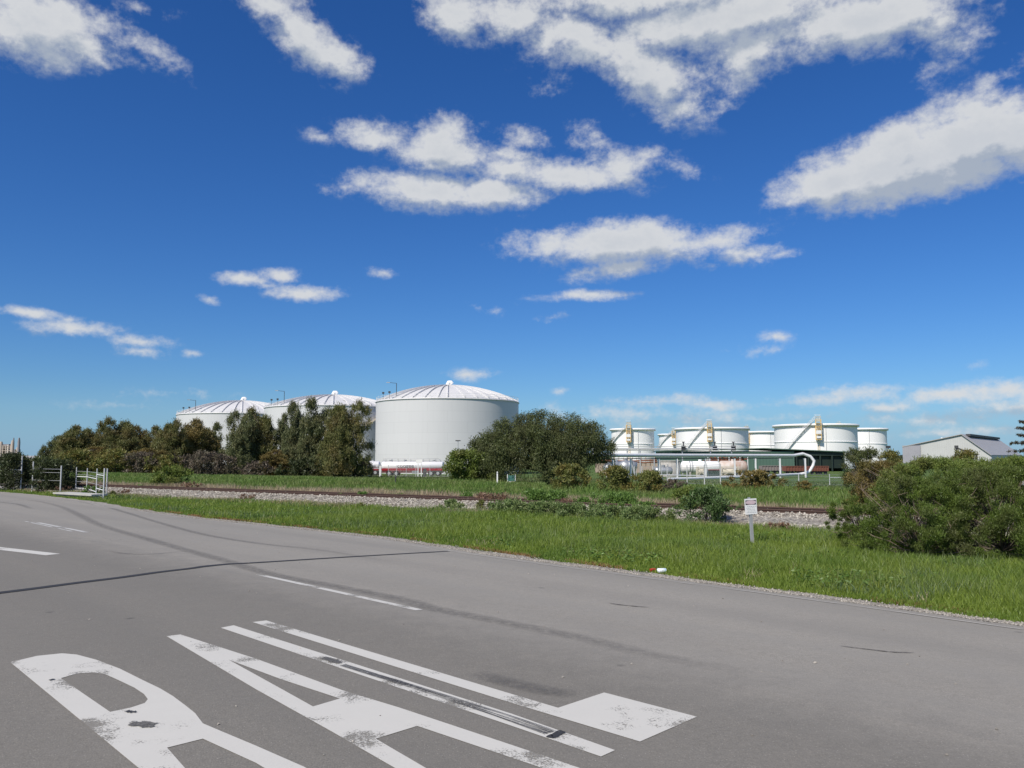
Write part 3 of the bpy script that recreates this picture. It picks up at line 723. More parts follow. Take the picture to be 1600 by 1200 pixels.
# uneven patches: yellow-green tufts, grey-green clumps, dry straw, broad leaved weeds
for (nn, f0, ph, th, Hr, Wk, mm, lab) in (
    (60000, 1.1, 7, .60, (.07,.20), .0045, leafmat('yellowish_grass', (.20,.25,.04), (.33,.36,.09), (.16,.22,.04), trans=.4), 'yellowish patches of grass in the verge'),
    (60000, .8, 11, .58, (.08,.24), .006, leafmat('greyish_grass', (.10,.16,.06), (.20,.27,.12), (.12,.16,.07), trans=.35), 'grey green tussocks in the verge'),
    (26000, 1.7, 3, .64, (.05,.17), .004, M_gr_dry, 'dry straw coloured tufts scattered in the verge')):
    X, Y, dv, w = verge_pts(nn, True); k = (patch(X, Y, f0, ph) > th) & (dv > .3); X, Y = X[k], Y[k]
    grass('grass_patches', X, Y, hnp(X,Y), rng.uniform(Hr[0], Hr[1], len(X))*(.6+.8*patch(X,Y,3.1,ph)), Wk + Y*.00038, mm, lab, 'grass', .55)
X, Y, dv, w = verge_pts(9000, True); k = (patch(X, Y, 1.5, 9) > .60) & (dv > .5); X, Y = X[k], Y[k]
cN = len(X); X = np.repeat(X, 5) + rng.normal(0,.05,cN*5); Y = np.repeat(Y, 5) + rng.normal(0,.05,cN*5); dd = rng.normal(0,1,(len(X),3)); dd[:,2] = np.abs(dd[:,2])*.5
tag(leaves('broad_leaved_weeds', np.stack([X,Y,hnp(X,Y)+rng.uniform(.04,.17,len(X))],-1), dd, .075, .03, L_weed0, None), 'broad leaved low weeds among the verge grass', 'weeds', kind='stuff')
# straw at toe of the ballast and at road edge
n = 26000; s_ = -60 + 80*rng.random(n)**.8; w_ = 22.7 + rng.normal(0, .38, n)
w_ = w_ - 1.3*np.clip((s_+10)/2.5, 0, 1); X = .8305*s_ + .557*w_; Y = -.557*s_ + .8305*w_; k = frust(X, Y) & (vv(X,Y) > edge_v(uu(X,Y))+1) & (patch(X, Y, .7, 2) > .45); X, Y = X[k], Y[k]
grass('dry_grass', X, Y, hnp(X,Y), rng.uniform(.06,.2,len(X)), .006 + Y*.0004, M_gr_dry, 'thin dry grass along the near foot of the ballast', 'dry grass', .7)
n = 9000; u_ = -30 + 36*rng.random(n); v_ = edge_v(u_) + .12 + np.abs(rng.normal(0,.1,n)); X = .70*u_+.714*v_; Y = -.714*u_+.70*v_
k = patch(X, Y, 2.1, 1) > .42; X, Y = X[k], Y[k]
grass('edge_weeds', X, Y, hnp(X,Y), rng.uniform(.02,.07,len(X)), .006 + Y*.0003, leafmat('reddish_weeds', (.26,.13,.06), (.36,.22,.11), (.18,.16,.06), trans=.3), 'low reddish brown weeds at the very edge of the asphalt', 'weeds', .9)
# beyond the track
n = 70000; s_ = -115 + 150*rng.random(n)**.75; w_ = 27.7 + np.abs(rng.normal(0, 1.0, n))
X = .8305*s_ + .557*w_; Y = -.557*s_ + .8305*w_; k = frust(X, Y) & ((patch(X, Y, .33, 5) + .2*rng.random(n)) > .36); X, Y = X[k], Y[k]
grass('dry_grass', X, Y, hnp(X,Y), rng.uniform(.16,.46,len(X)), .006 + Y*.0005, M_gr_dry, 'tan dry grass strip just behind the far rail', 'dry grass', .35)
n = 330000; s_ = rng.uniform(-165, 45, n); w_ = 27.9 + 27*rng.random(n)**1.25
X = .8305*s_ + .557*w_; Y = -.557*s_ + .8305*w_; k = frust(X, Y); X, Y, w_ = X[k], Y[k], w_[k]
Hh = rng.uniform(.12,.38,len(X))*(.5+.8*patch(X,Y,.5,3)); 
grass('bank_grass', X, Y, hnp(X,Y), Hh, .008 + Y*.0006, M_gr_far, 'green grass bank beyond the railway in front of the fences', 'grass', .45)
n = 60000; s_ = rng.uniform(-200, 90, n); w_ = rng.uniform(52, 120, n)
X = .8305*s_ + .557*w_; Y = -.557*s_ + .8305*w_; k = frust(X, Y); X, Y = X[k], Y[k]
grass('field_grass', X, Y, hnp(X,Y), rng.uniform(.08,.2,len(X)), .03 + Y*.0008, leafmat('field_blades', (.07,.12,.03), (.13,.18,.06), (.20,.18,.09), ns=.2, trans=.3), 'short grass in the works field behind the fence', 'grass', .6)

# ------------------------------------------------------------------ foliage
def clump_leaves(clumps, total, updown, spread, fuzz=.5):
    """clumps: (n,4) x y z r -> leaf centres and directions; leaves sit mostly on each clump's skin"""
    cl = np.asarray(clumps); wgt = cl[:,3]**2; wgt = wgt/wgt.sum(); k = rng.choice(len(cl), total, p=wgt)
    d = rng.normal(0, 1, (total,3)); d /= np.linalg.norm(d, axis=1, keepdims=True)
    r = cl[k,3]*(rng.random(total)**fuzz)*(1+.25*rng.normal(0,1,total).clip(-1,1.6))
    c = cl[k,:3] + d*r[:,None]*np.array([1,1,.85])
    dr = d*spread + rng.normal(0,.55,(total,3)); dr[:,2] += updown
    return c, dr
def limb_set(parent, clumps, H, base_r, m, nb, rng_, split=.3, spreadbase=.0, name='trunk'):
    mb = MB(); cl = list(clumps); rng_.shuffle(cl)
    top = Vector((0,0,H*.85))
    bend = Vector((rng_.uniform(-.05,.05)*H, rng_.uniform(-.05,.05)*H, 0))
    tr = [Vector((0,0,-.15)), Vector((0,0,H*.2)) + bend*.3, Vector((0,0,H*.5)) + bend, Vector((0,0,H*.82)) + bend*.6]
    mb.tube(tr, [base_r, base_r*.8, base_r*.5, base_r*.12], 7)
    for c in cl[:nb]:
        t = min(.8, max(.08, (c[2]/H)*split + .05)); z = H*t
        st = Vector((0,0,z)) + bend*min(1, t*2); en = Vector(c[:3]); mid = st.lerp(en, .5) + Vector((0,0,-.04*H if c[2] < H*.6 else .02*H)) + Vector((rng_.uniform(-.03,.03)*H, rng_.uniform(-.03,.03)*H, 0))
        mb.tube([st, mid, en], [base_r*.42, base_r*.25, base_r*.06], 5, caps=False)
    return mb.build(name, m, parent)

# --- casuarina type: tall, ragged, feathery. built at real size, 10 m tall
def make_casuarina(name, mleaf, seed, H=9.0, Wd=5.0, dens=42000, gaps=.0, low=.03):
    r_ = random.Random(seed); root = empty(name, (0,0,0)); cl = []
    # overlapping rounded spindles of unequal height, filled with feathery clumps
    sp = [(-.17*Wd, 0, 1.0, .62), (.2*Wd, .1*Wd, r_.uniform(.86,.97), .6)] + [(r_.uniform(-.30,.30)*Wd, r_.uniform(-.25,.25)*Wd, r_.uniform(.68,.93), r_.uniform(.45,.65)) for _ in range(3)]
    for (lx, ly, lh, k) in sp:
        for i in range(int(150*k)):
            q = r_.random()**.8; t = low + (lh-low)*q
            env = Wd*.44*k*(max(0, 1-q**5)**.6)*(.85+.15*min(1,q/.2))*(1.3 if r_.random() < .16 else 1)
            a = r_.uniform(0, 2*PI); rr = env*math.sqrt(r_.random())
            cl.append((lx + rr*math.cos(a), ly + rr*math.sin(a), t*H + r_.uniform(-.2,.2), r_.uniform(.22,.58)*(1.1-.35*q)))
    cl += [(lx+r_.uniform(-.35,.35), ly+r_.uniform(-.35,.35), lh*H + r_.uniform(-.15,.25), r_.uniform(.14,.28)) for (lx,ly,lh,k) in sp for _ in range(5)]
    cl = [c for c in cl if r_.random() > gaps]
    limb_set(root, cl, H, .15, M_bark, 60, r_, .75)
    c, d = clump_leaves(cl, dens, 1.0, .5, fuzz=.9); c[:,2] += rng.normal(0, .26, len(c)); c[:,:2] += rng.normal(0, .10, (len(c),2)); c[:,2] = np.maximum(c[:,2], .05)
    leaves('crown', c, d, .36, .062, mleaf, root, jl=.7)
    return root
# --- shrub / bush: dome of clumps on short limbs
def make_bush(name, Wd, Dp, H, mleaf, seed, ncl, leaf, cover=7.0, up=.4, rcl=.17, shape=.6, hang=0, low=.12, fuzz=.45, tn='stems', tw=None, bark=None, nst=18, flat=1.0):
    r_ = random.Random(seed); root = empty(name, (0,0,0)); cl = []
    for i in range(ncl):
        a = r_.uniform(0, 2*PI); q = r_.random()**shape; zt = r_.uniform(low, 1.0)
        env = math.sqrt(max(0, 1 - max(0, (zt-.25)/.80)**2.2)) * (.80 + .20*min(1, zt/.3))
        lob = 1 + .16*math.sin(a*3+seed) + .10*math.sin(a*5+seed*2)
        rr = env*q*lob; rc = rcl*min(H, (Wd+Dp)/2)*r_.uniform(.6,1.35)
        topj = 1 + .12*math.sin(a*2.3+seed*1.7)*q
        cl.append((rr*(Wd/2-rc*.6)*math.cos(a), rr*(Dp/2-rc*.6)*math.sin(a), min(zt*H*topj, H - rc*.55), rc))
    limb_set(root, cl, H*.75, max(.02, H*.022), bark or M_bark, nst, r_, .15, name=tn)
    ar = PI/4*Wd*H; tot = int(cover*ar/(leaf[0]*leaf[1]*.5))
    c, d = clump_leaves(cl, tot, up, .6, fuzz)
    c[:,2] = np.maximum(c[:,2], .01)
    if hang:    # drooping sprays below the clumps
        k = rng.random(len(c)) < hang; c[k,2] -= np.abs(rng.normal(0, .16*H*.5, k.sum())); d[k] = d[k]*.25; d[k,2] -= 1; c[:,2] = np.maximum(c[:,2], .02)
    leaves('foliage' if tn == 'stems' else 'crown', c, d, leaf[0], leaf[1], mleaf, root)
    return root
def place(root, loc, rz=0, s=(1,1,1), label=None, cat=None, group=None):
    root.location = loc; root.rotation_euler = (0,0,rz); root.scale = s; return tag(root, label, cat, group)
def dup(root, name=None):
    r = root.copy(); C.objects.link(r)
    for k_ in ('label','category','group'):
        if k_ in r: del r[k_]
    for ch in list(root.children):
        c = ch.copy(); C.objects.link(c); c.parent = r
    return r

L_cas = leafmat('casuarina_needles', (.10,.115,.038), (.20,.20,.075), (.22,.165,.07), ns=.5, trans=.22)
L_cas2 = leafmat('grey_green_needles', (.10,.125,.055), (.19,.205,.095), (.17,.155,.07), ns=.5, trans=.22)
L_casb = leafmat('bronze_needles', (.16,.130,.045), (.27,.20,.075), (.12,.13,.045), ns=.5, trans=.22)
L_pep = leafmat('willow_leaf', (.060,.080,.026), (.130,.150,.058), (.085,.085,.04), ns=.8, trans=.2)
L_bright = leafmat('bright_shrub_leaf', (.105,.155,.026), (.20,.255,.062), (.17,.17,.055), ns=.8, trans=.3)
L_olive = leafmat('olive_shrub_leaf', (.115,.140,.034), (.21,.22,.068), (.24,.165,.05), ns=1.4, trans=.3)
L_orange = leafmat('orange_tinged_leaf', (.15,.125,.040), (.27,.20,.070), (.09,.10,.032), ns=1.2, trans=.25)
L_purple = leafmat('dull_twiggy_leaf', (.11,.088,.068), (.17,.135,.105), (.085,.085,.045), ns=.7, trans=.2)
L_front = leafmat('fresh_needle_leaf', (.070,.120,.018), (.165,.225,.045), (.11,.10,.05), ns=1.3, trans=.3)
L_darkb = leafmat('dark_shrub_leaf', (.028,.042,.016), (.065,.080,.032), (.045,.045,.025), ns=.8, trans=.15)
L_weed = leafmat('weed_leaf', (0.088,0.169,0.03), (0.176,0.29,0.068), (0.135,0.216,0.054), ns=2, trans=.35)
L_dead = leafmat('dead_weed', (.17,.095,.065), (.29,.19,.13), (.13,.10,.06), ns=2, trans=.2)
L_silver = leafmat('glossy_leaf', (.045,.10,.022), (.13,.18,.08), (.07,.12,.03), ns=2.5, trans=.15)

cas = [make_casuarina('casuarina_tree', L_cas, 1), make_casuarina('casuarina_tree', L_cas2, 2, Wd=5.2, gaps=.25), make_casuarina('casuarina_tree', L_casb, 3, Wd=4.6, dens=36000),
       make_casuarina('casuarina_tree', L_cas, 5, Wd=5.6, dens=52000), make_casuarina('casuarina_tree', L_cas2, 8, Wd=4.6, dens=26000, gaps=.5)]
used = set()
# x, top y, width px, depth, prototype, label
TR = [(86,683,30,150,1,'thin grey green casuarina at the far left end of the tree row'),
 (116,668,50,140,0,'dark rounded casuarina second from the left end of the row'),
 (150,668,46,146,3,'dark casuarina just right of the row\'s rounded left end'),
 (181,655,48,136,3,'tall dark casuarina above the small bright green trackside bush\'s left'),
 (212,668,36,150,2,'lower bronze casuarina in a dip of the row, left of centre'),
 (243,668,46,140,0,'dark dense casuarina directly above the green trackside bush'),
 (272,659,44,134,3,'dark casuarina reaching the left edge of the leftmost domed tank'),
 (304,657,48,138,2,'bronze casuarina in front of the leftmost domed tank wall'),
 (332,664,34,142,4,'sparse casuarina right of the bronze one, before the leftmost tank'),
 (372,645,52,126,1,'tall grey green casuarina under the leftmost tank\'s roof vent'),
 (400,640,48,128,0,'tall casuarina overlapping the gap between leftmost and middle tank'),
 (440,650,40,130,4,'thin airy casuarina showing the middle tank through it'),
 (461,631,42,124,1,'slender pointed casuarina before the middle tank\'s left half'),
 (496,627,54,120,4,'tallest open casuarina, bare limbs showing, before the middle tank'),
 (545,629,66,112,3,'isolated dense dark casuarina at the right end of the row beside the tankers'),
 (425,705,44,118,2,'short bronze casuarina filling the row below the thin airy tree'),
 (136,700,60,128,2,'short olive bronze casuarina low in front of the row\'s left end'),
 (225,703,60,126,2,'short bronze casuarina low behind the green trackside bush'),
 (515,700,50,116,0,'short dark casuarina at the foot of the tallest open tree')]
for i, (x, ty, wpx, D, k, lab) in enumerate(TR):
    p = at(x, D); topz = at(x, D, y=ty).z; Ht = topz - p.z + .2
    o = cas[k] if k not in used else dup(cas[k]); used.add(k)
    base_w = [5.0,5.2,4.6,5.6,4.6][k]*1.0
    sw_ = (wpx/F*D)/base_w*(1.42 if x < 345 else 1.25)
    place(o, p, rng.uniform(0, 6.28), (sw_, sw_, Ht/9.3), lab, 'casuarina tree', 'casuarina trees in a row before the domed tanks')

def bush_px(name, x, ytop, ybase, wpx, mleaf, seed, ncl, lab, cat='shrub', leafk=1.0, group=None, depth=None, D=None, **kw):
    p = P(x, ybase) if D is None else at(x, D)
    Dd = p.y; Wm = wpx/F*Dd; topz = at(x, Dd, y=ytop).z; H = max(.12, topz - p.z)
    ll = max(.035, Dd*.0026)*leafk; dp = depth or min(Wm, Wm*.8+.5)
    p = p + Vector((0, dp*.32, 0))
    kw.setdefault('leaf', (ll*1.5, ll*.42))
    b = make_bush(name, Wm*1.05, dp, H*1.03, mleaf, seed, ncl, **kw)
    p.z = h(p.x, p.y)
    return place(b, p, 0, (1,1,1), lab, cat, group)
# undergrowth before the row
g_u = 'dull brown shrubs under the casuarina row'
for i, (x, yt, wp, lab, mm) in enumerate([(170,703,80,'olive green shrub under the casuarina row at its left',L_olive),(215,708,70,'brownish shrub at the foot of the casuarina row left of centre',L_purple),(250,712,60,'green brown shrub behind the bright trackside bush',L_olive),
    (305,706,90,'large purplish brown twiggy shrub before the leftmost tank',L_purple),(345,712,56,'purplish brown shrub at the fence\'s left end',L_purple),(393,722,60,'dull brown low shrub below the grey green casuarinas',L_purple),(110,703,60,'dark olive shrub at the left end of the casuarina row',L_olive),(470,718,90,'dark low shrub behind the mesh fence before the middle tank',L_darkb),(562,716,38,'dull purple shrub beside the isolated casuarina and tanker',L_purple)]):
    bush_px('shrub', x, yt, 742, wp, mm, 20+i, 60, lab, D=112, group=g_u, cover=5, leafk=1.0)

# big weeping tree in the middle and its companions
def make_lobed(name, lobes, m, seed, leaf, total, up, hang, H):
    r_ = random.Random(seed); root = empty(name, (0,0,0)); cl = []
    for (cx, cy, W_, D_, zb, zt) in lobes:
        for i in range(int(9*W_*D_)):
            d = Vector((r_.gauss(0,1), r_.gauss(0,1), r_.gauss(.25,1))).normalized()*(r_.random()**.3)
            cl.append((cx + d.x*W_/2, cy + d.y*D_/2, (zb+zt)/2 + d.z*(zt-zb)/2, r_.uniform(.24,.55)))
    cl = [c for c in cl if c[2] > .25]
    limb_set(root, cl, H, .22, M_bark, 60, r_, .35)
    c, d = clump_leaves(cl, total, up, .6, .5); k = rng.random(len(c)) < hang; c[k,2] -= np.abs(rng.normal(0, .5, k.sum())); d[k] *= .25; d[k,2] -= 1; c[:,2] = np.maximum(c[:,2], .05)
    leaves('crown', c, d, leaf[0], leaf[1], m, root); return root
bt = make_lobed('weeping_tree', [(-2.7,0,4.0,4,1.3,5.15),(-.6,.4,4.6,5,1.6,5.65),(1.9,0,4.2,4.6,1.2,5.35),(3.5,-.2,2.9,3.4,1.5,4.75),(4.5,0,1.7,2.2,1.5,3.6),(-4.2,0,2.4,3,.8,4.0),(-.2,-2.0,4.6,3,.2,4.0),(-2.8,-1.6,3.2,2.6,.2,3.6),(1.7,-1.7,2.6,2.6,.3,3.6),(-1.0,-2.2,2.6,2.4,2.2,4.8)], L_pep, 31, (.17,.042), 105000, -.35, .3, 5.4)
p = at(853, 63.5); place(bt, p, 0, (1,1,1), 'broad dark weeping tree with a ragged dome crown in the middle distance', 'tree')
bush_px('shrub', 764, 681, 754, 88, L_pep, 32, 80, 'tall dark green bush at the left shoulder of the weeping tree', D=66, cover=8, up=.0)
bush_px('shrub', 736, 705, 756, 108, L_bright, 33, 90, 'lighter green spreading bush left of the weeping tree beside the tankers', D=62, cover=8)
bush_px('shrub', 893, 728, 767, 66, L_olive, 34, 60, 'small olive bush below the right side of the weeping tree', cover=7)
bush_px('shrub', 862, 734, 762, 30, L_pep, 35, 30, 'small dark bush tucked under the weeping tree', cover=7)
bush_px('shrub', 968, 731, 771, 62, L_olive, 36, 70, 'rounded olive bush before the silver vessels', cover=8)
bush_px('shrub', 1015, 738, 772, 64, L_olive, 37, 60, 'yellowish olive bush just right of the rounded one', cover=7)
bush_px('shrub', 1052, 750, 768, 50, L_purple, 38, 40, 'low twiggy brown bush before the concrete tank', cover=4)
bush_px('shrub', 1187, 737, 767, 92, L_orange, 39, 90, 'orange tinged bush behind the small warning sign, before the pipe rack', cover=7)
bush_px('shrub', 1262, 753, 770, 40, L_orange, 40, 30, 'low orange green tuft right of the orange tinged bush', cover=4)
# shrubs at the left by the fences
bush_px('shrub', 72, 721, 770, 80, L_darkb, 41, 110, 'dark dense bush behind the post and rail barrier at far left', cover=8)
bush_px('shrub', 5, 712, 767, 70, L_darkb, 42, 90, 'dark green bush cut by the left edge of the photo', cover=8)
bush_px('shrub', 45, 716, 755, 90, L_pep, 43, 80, 'taller olive bush behind the dark ones at far left', D=62, cover=7)
bush_px('shrub', 258, 730, 765, 64, L_bright, 44, 70, 'bright green leafy bush beside the railway at left', cover=8)
bush_px('shrub', 290, 755, 771, 40, L_dead, 45, 40, 'reddish brown dead weeds right of the bright green trackside bush', cover=3)
bush_px('shrub', 212, 757, 768, 30, L_weed, 46, 20, 'tiny green tuft left of the bright trackside bush', cover=4)
L_gweed = leafmat('grey_green_weed', (.12,.19,.055), (.22,.29,.11), (.18,.21,.08), ns=1.5, trans=.3)
# weeds by the near side of the track
for i, (x, yt, yb, wp, mm, lab) in enumerate([(728,774,789,22,L_weed,'small green weed clump by the rail left of the brown weeds'),(762,777,795,60,L_dead,'brown dead weeds hiding the rail below the weeping tree'),(838,770,795,46,L_weed,'green leafy weed clump covering the rail, left one of the pair'),
    (868,770,794,40,L_weed,'green leafy weed clump covering the rail, beside dry stalks'),(885,784,800,30,L_dead,'pale dry stalks between green weed clumps'),(915,783,800,40,L_weed,'low green weeds in front of the rounded olive bush'),(965,776,803,76,L_weed,'broad bright green weed patch before the olive bushes'),(1010,790,806,60,L_weed,'low spreading weeds at the left end of the bare ballast'),
    (1075,766,790,44,L_bright,'light green weed bush beside the rail left of the silvery bush'),(565,773,784,20,L_weed,'tiny green weed tuft beside the rail under the tankers'),(530,776,784,14,L_weed,'tiniest green weed tuft beside the rail'),(800,786,806,70,L_gweed,'grey green tall weeds between the brown weeds and the leafy pair'),(850,792,810,84,L_gweed,'grey green grassy mound in front of the leafy weed pair'),(905,794,812,80,L_gweed,'grey green grassy mound right of the leafy pair'),(955,798,816,90,L_gweed,'pale grassy mound before the broad bright weed patch'),(1015,800,820,86,L_gweed,'pale grassy mound left of the glossy leaved bush'),(700,786,797,50,L_gweed,'low grey green weeds at the ballast foot below the bright bush'),(1222,823,833,44,L_dead,'thin pinkish dead weeds on the ballast slope right of the sign')]):
    bush_px('weed_clump', x, yt-3, yb, wp*1.15, mm, 50+i, 34, lab, 'weeds', group='weed clumps along the near rail', cover=6 if mm is L_dead else 9, rcl=.30)
bush_px('shrub', 1112, 766, 822, 96, L_silver, 70, 90, 'glossy leaved bush with pale leaves left of the small warning sign', leafk=1.25, cover=6)
bush_px('shrub', 1080, 778, 812, 44, L_bright, 71, 40, 'yellow green bush attached left of the glossy leaved one', cover=6)

wr = random.Random(77)
wbase = [make_bush('weed_clump', .9, .8, .32, L_weed, 300, 16, (.11,.03), cover=4.5, rcl=.3, nst=8), make_bush('weed_clump', .8, .7, .22, L_dead, 301, 14, (.10,.022), cover=3, rcl=.3, nst=8), make_bush('weed_clump', .6, .6, .25, L_olive, 302, 14, (.09,.022), cover=4, rcl=.3, nst=8)]
k_ = 0
for i in range(34):
    s_ = wr.uniform(-45, 4); w_ = wr.choice([22.8, 23.0, 23.3, 27.6, 28.0]) + wr.uniform(-.3,.3); X, Y = sw(s_, w_); t = wr.choice([0,0,1,1,2])
    if vv(X, Y) < float(edge_v(uu(X,Y)))+1 or (s_ > -9 and w_ < 25): continue
    o = wbase[t] if not wbase[t].get('label') else dup(wbase[t]); sc = wr.uniform(.5, 1.15)
    place(o, (X, Y, h(X,Y)+.02 if w_ < 23.0 or w_ > 27.5 else -.2), wr.uniform(0,6), (sc,sc,sc*wr.uniform(.7,1.2)), ('green','reddish brown dry','olive')[t] + ' weed tuft growing on the ' + ('near foot' if w_ < 25 else 'far side') + ' of the ballast', 'weeds', 'small weed tufts along the ballast')
# large bushes on the right
def front_bush(px, D, Wd, Dp, Ht, m, seed, ncl, lab, leaf=(.050,.0095), cover=6.0, rcl=.105, **kw):
    b = make_bush('shrub', Wd, Dp, Ht, m, seed, int(ncl*1.15), leaf, cover=cover, up=.75, rcl=rcl*.80, shape=.45, fuzz=.55, nst=60, **kw)
    # bare brown twigs sticking through the leaves
    r_ = random.Random(seed+500); tw = MB()
    for k in range(int(46*Wd/2.6)):
        a = r_.uniform(0, 2*PI); rr = r_.uniform(.25,.97); z = r_.uniform(.1,.9)*Ht; e = Vector((Wd*.5*rr*math.cos(a), Dp*.5*rr*math.sin(a), z)); st = Vector((e.x*.35, e.y*.35, z*.35))
        md = st.lerp(e, .55) + Vector((r_.uniform(-.1,.1), r_.uniform(-.1,.1), r_.uniform(-.05,.08))); tw.tube([st, md, e], [.012,.008,.003], 4, caps=False)
        for j in range(3): e2 = md.lerp(e, r_.random()) ; tw.tube([e2, e2 + Vector((r_.uniform(-.16,.16), r_.uniform(-.16,.16), r_.uniform(0,.16)))], [.006,.002], 3, caps=False)
    tw.build('bare_twigs', mat('pale_twig', (.26,.20,.15), .9, col2=(.17,.13,.10), ns=9), b)
    return place(b, at(px, D), 0, (1,1,1), lab, 'shrub')
front_bush(1435, 15.7, 2.6, 2.4, 1.5, L_front, 81, 170, 'fresh green feathery bush, left lobe of the big clump at right')
front_bush(1560, 15.5, 3.1, 2.8, 1.68, L_front, 82, 230, 'large fresh green feathery bush cut by the right edge')
front_bush(1340, 17.6, 1.3, 1.4, 1.0, L_front, 83, 70, 'small green bush at the left foot of the big clump, against the ballast')
front_bush(1700, 15.2, 2.8, 2.6, 1.5, L_front, 87, 120, 'feathery green bush just past the right edge')
front_bush(1480, 26.5, 5.6, 3.2, 1.85, L_bright, 84, 170, 'wide yellow green bush behind the big feathery clump', leaf=(.085,.02), cover=6, rcl=.13)
front_bush(1372, 29.5, 2.6, 2.4, 1.75, L_orange, 85, 90, 'reddish brown tinged bush left of the wide yellow green bush', leaf=(.09,.022), cover=5, rcl=.14)
front_bush(1348, 43, 2.3, 2.2, 2.35, L_pep, 86, 60, 'grey green bush before the right end of the dark green shed', leaf=(.13,.03), cover=5, rcl=.15)
front_bush(1590, 33, 3.5, 3, 1.9, L_bright, 88, 90, 'yellow green bush behind the white marker at the right edge', leaf=(.10,.024), cover=5, rcl=.14)
bush_px('shrub', 1520, 706, 740, 60, L_olive, 89, 40, 'olive bush poking up before the pale gabled store', D=48, cover=5)
bush_px('shrub', 1395, 706, 740, 40, L_olive, 90, 40, 'olive bush right of the rightmost white tank', D=60, cover=5)

# layered conifer at the right edge
root = empty('conifer_tree', at(1622, 95), 0, 'dark layered conifer cut by the right edge of the photo', 'conifer tree')
r_ = random.Random(9); mb = MB(); mb.tube([(0,0,-.2),(.1,0,4),(0,.1,8.2)], [.22,.16,.04], 8); cl = []
for i, (zz, Rr) in enumerate([(2.0,3.6),(3.0,3.5),(4.0,2.9),(4.9,3.1),(5.8,2.7),(6.6,2.3),(7.3,1.7),(7.9,1.0)]):
    for k in range(9):
        a = k*2*PI/9 + i*.5 + r_.uniform(-.2,.2); R2 = Rr*r_.uniform(.7,1.1)
        mb.tube([(0,0,zz-.2),(R2*.5*math.cos(a), R2*.5*math.sin(a), zz),(R2*math.cos(a), R2*math.sin(a), zz+.15)], [.06,.04,.015], 4, caps=False)
        for t in (.35,.55,.75,.95): cl.append((R2*t*math.cos(a), R2*t*math.sin(a), zz + .12*t + r_.uniform(-.08,.1), .34*(1.15-.5*t)))
mb.build('trunk', M_bark, root)
c, d = clump_leaves(cl, 16000, .2, .8, .7); leaves('crown', c, d, .26, .06, leafmat('conifer_needles', (.04,.05,.025), (.085,.075,.045), (.11,.07,.05), ns=.6, trans=.15), root)

# ------------------------------------------------------------------ storage tanks
def uvcyl(o, R):
    me = o.data; uvl = me.uv_layers.new(name='UVMap')
    for pl in me.polygons:
        an = []
        for li in pl.loop_indices:
            co = me.vertices[me.loops[li].vertex_index].co; an.append(math.atan2(co.y, co.x))
        if max(an) - min(an) > PI: an = [a + 2*PI if a < 0 else a for a in an]
        for li, a in zip(pl.loop_indices, an):
            co = me.vertices[me.loops[li].vertex_index].co; uvl.data[li].uv = (a*R, co.z)
def railing(mb, R, z, hgt, a0, a1, n, r=.035, posts=True, off=0):
    for zz in (hgt, hgt*.55):
        mb.tube([(R*math.cos(a0+(a1-a0)*i/n), R*math.sin(a0+(a1-a0)*i/n), z+zz) for i in range(n+1)], r, 4, caps=False)
    if posts:
        for i in range(n+1):
            a = a0+(a1-a0)*i/n; mb.bar((R*math.cos(a), R*math.sin(a), z), (R*math.cos(a), R*math.sin(a), z+hgt), r*1.6)
def domed_tank(cx, D, R, ztop, apex, lab, stair=None):
    p = at(cx, D, z=0); p.z = h(p.x, p.y)-.3
    root = empty('storage_tank', p, math.atan2(-p.y, -p.x), lab, 'storage tank', 'domed pale grey storage tanks')
    H = ztop - p.z; rise = apex - ztop
    sh = MB().lathe([(R,0),(R,H)], 128).build('shell', M_shell_grey, root); uvcyl(sh, R)
    # dome: circular arc profile
    Rs = (R*R + rise*rise)/(2*rise); prof_ = []
    for i in range(15):
        r = (R+.12)*(1-i/14); rr = min(r, R); prof_.append((max(r, .001), H + math.sqrt(max(Rs*Rs - rr*rr, 0)) - (Rs-rise) + .02))
    roof = MB().lathe([(R-.05, H-.02), (R+.12, H-.02)] + prof_, 128).build('roof', M_dome, root)
    ribm = MB(); pts = []
    for i in range(13):
        r = R*(1 - i/12*.97); pts.append((r, 0, H + math.sqrt(Rs*Rs - r*r) - (Rs-rise) + .02))
    vs = []; wdt, hh = .10, .34
    for x, y, z in pts: vs += [(x,-wdt,z),(x,wdt,z),(x,wdt,z+hh),(x,-wdt,z+hh)]
    fs = []
    for i in range(12):
        for k in range(4): a = i*4+k; b = i*4+(k+1)%4; fs.append((a, b, b+4, a+4))
    fs += [(0,3,2,1), (48,49,50,51)]; ribm.add(vs, fs)
    rib = ribm.build('rib', M_dome, roof)
    for k in range(1, 36):
        c = rib.copy(); C.objects.link(c); c.parent = roof; c.rotation_euler = (0,0,k*2*PI/36 + .05)
    # goose-neck vent cap
    v = MB(); v.tube([(0,0,H+rise-.1),(0,0,H+rise+.55),(-.0,.25,H+rise+1.0),(0,.7,H+rise+1.05),(0,1.0,H+rise+.6)], [.5,.5,.52,.5,.5], 14); v.build('roof_vent', M_white, root)
    rl = MB(); railing(rl, R-.1, H, 1.05, 0, 2*PI, 56, .03); rl.build('guard_rail', M_steel_white, root)
    cb = MB(); cb.lathe([(R,H-.22),(R+.18,H-.2),(R+.18,H-.03),(R,H-.02)], 96); cb.build('rim_angle', M_dome, root)
    return root, H, R
t1, H1, R1 = domed_tank(699, 200, 17.2, 14.55, 18.5, 'nearest and largest domed grey tank, right of the casuarina row')
t2, H2, R2 = domed_tank(519, 225, 18.0, 14.5, 18.0, 'middle domed grey tank half hidden behind the tall casuarinas')
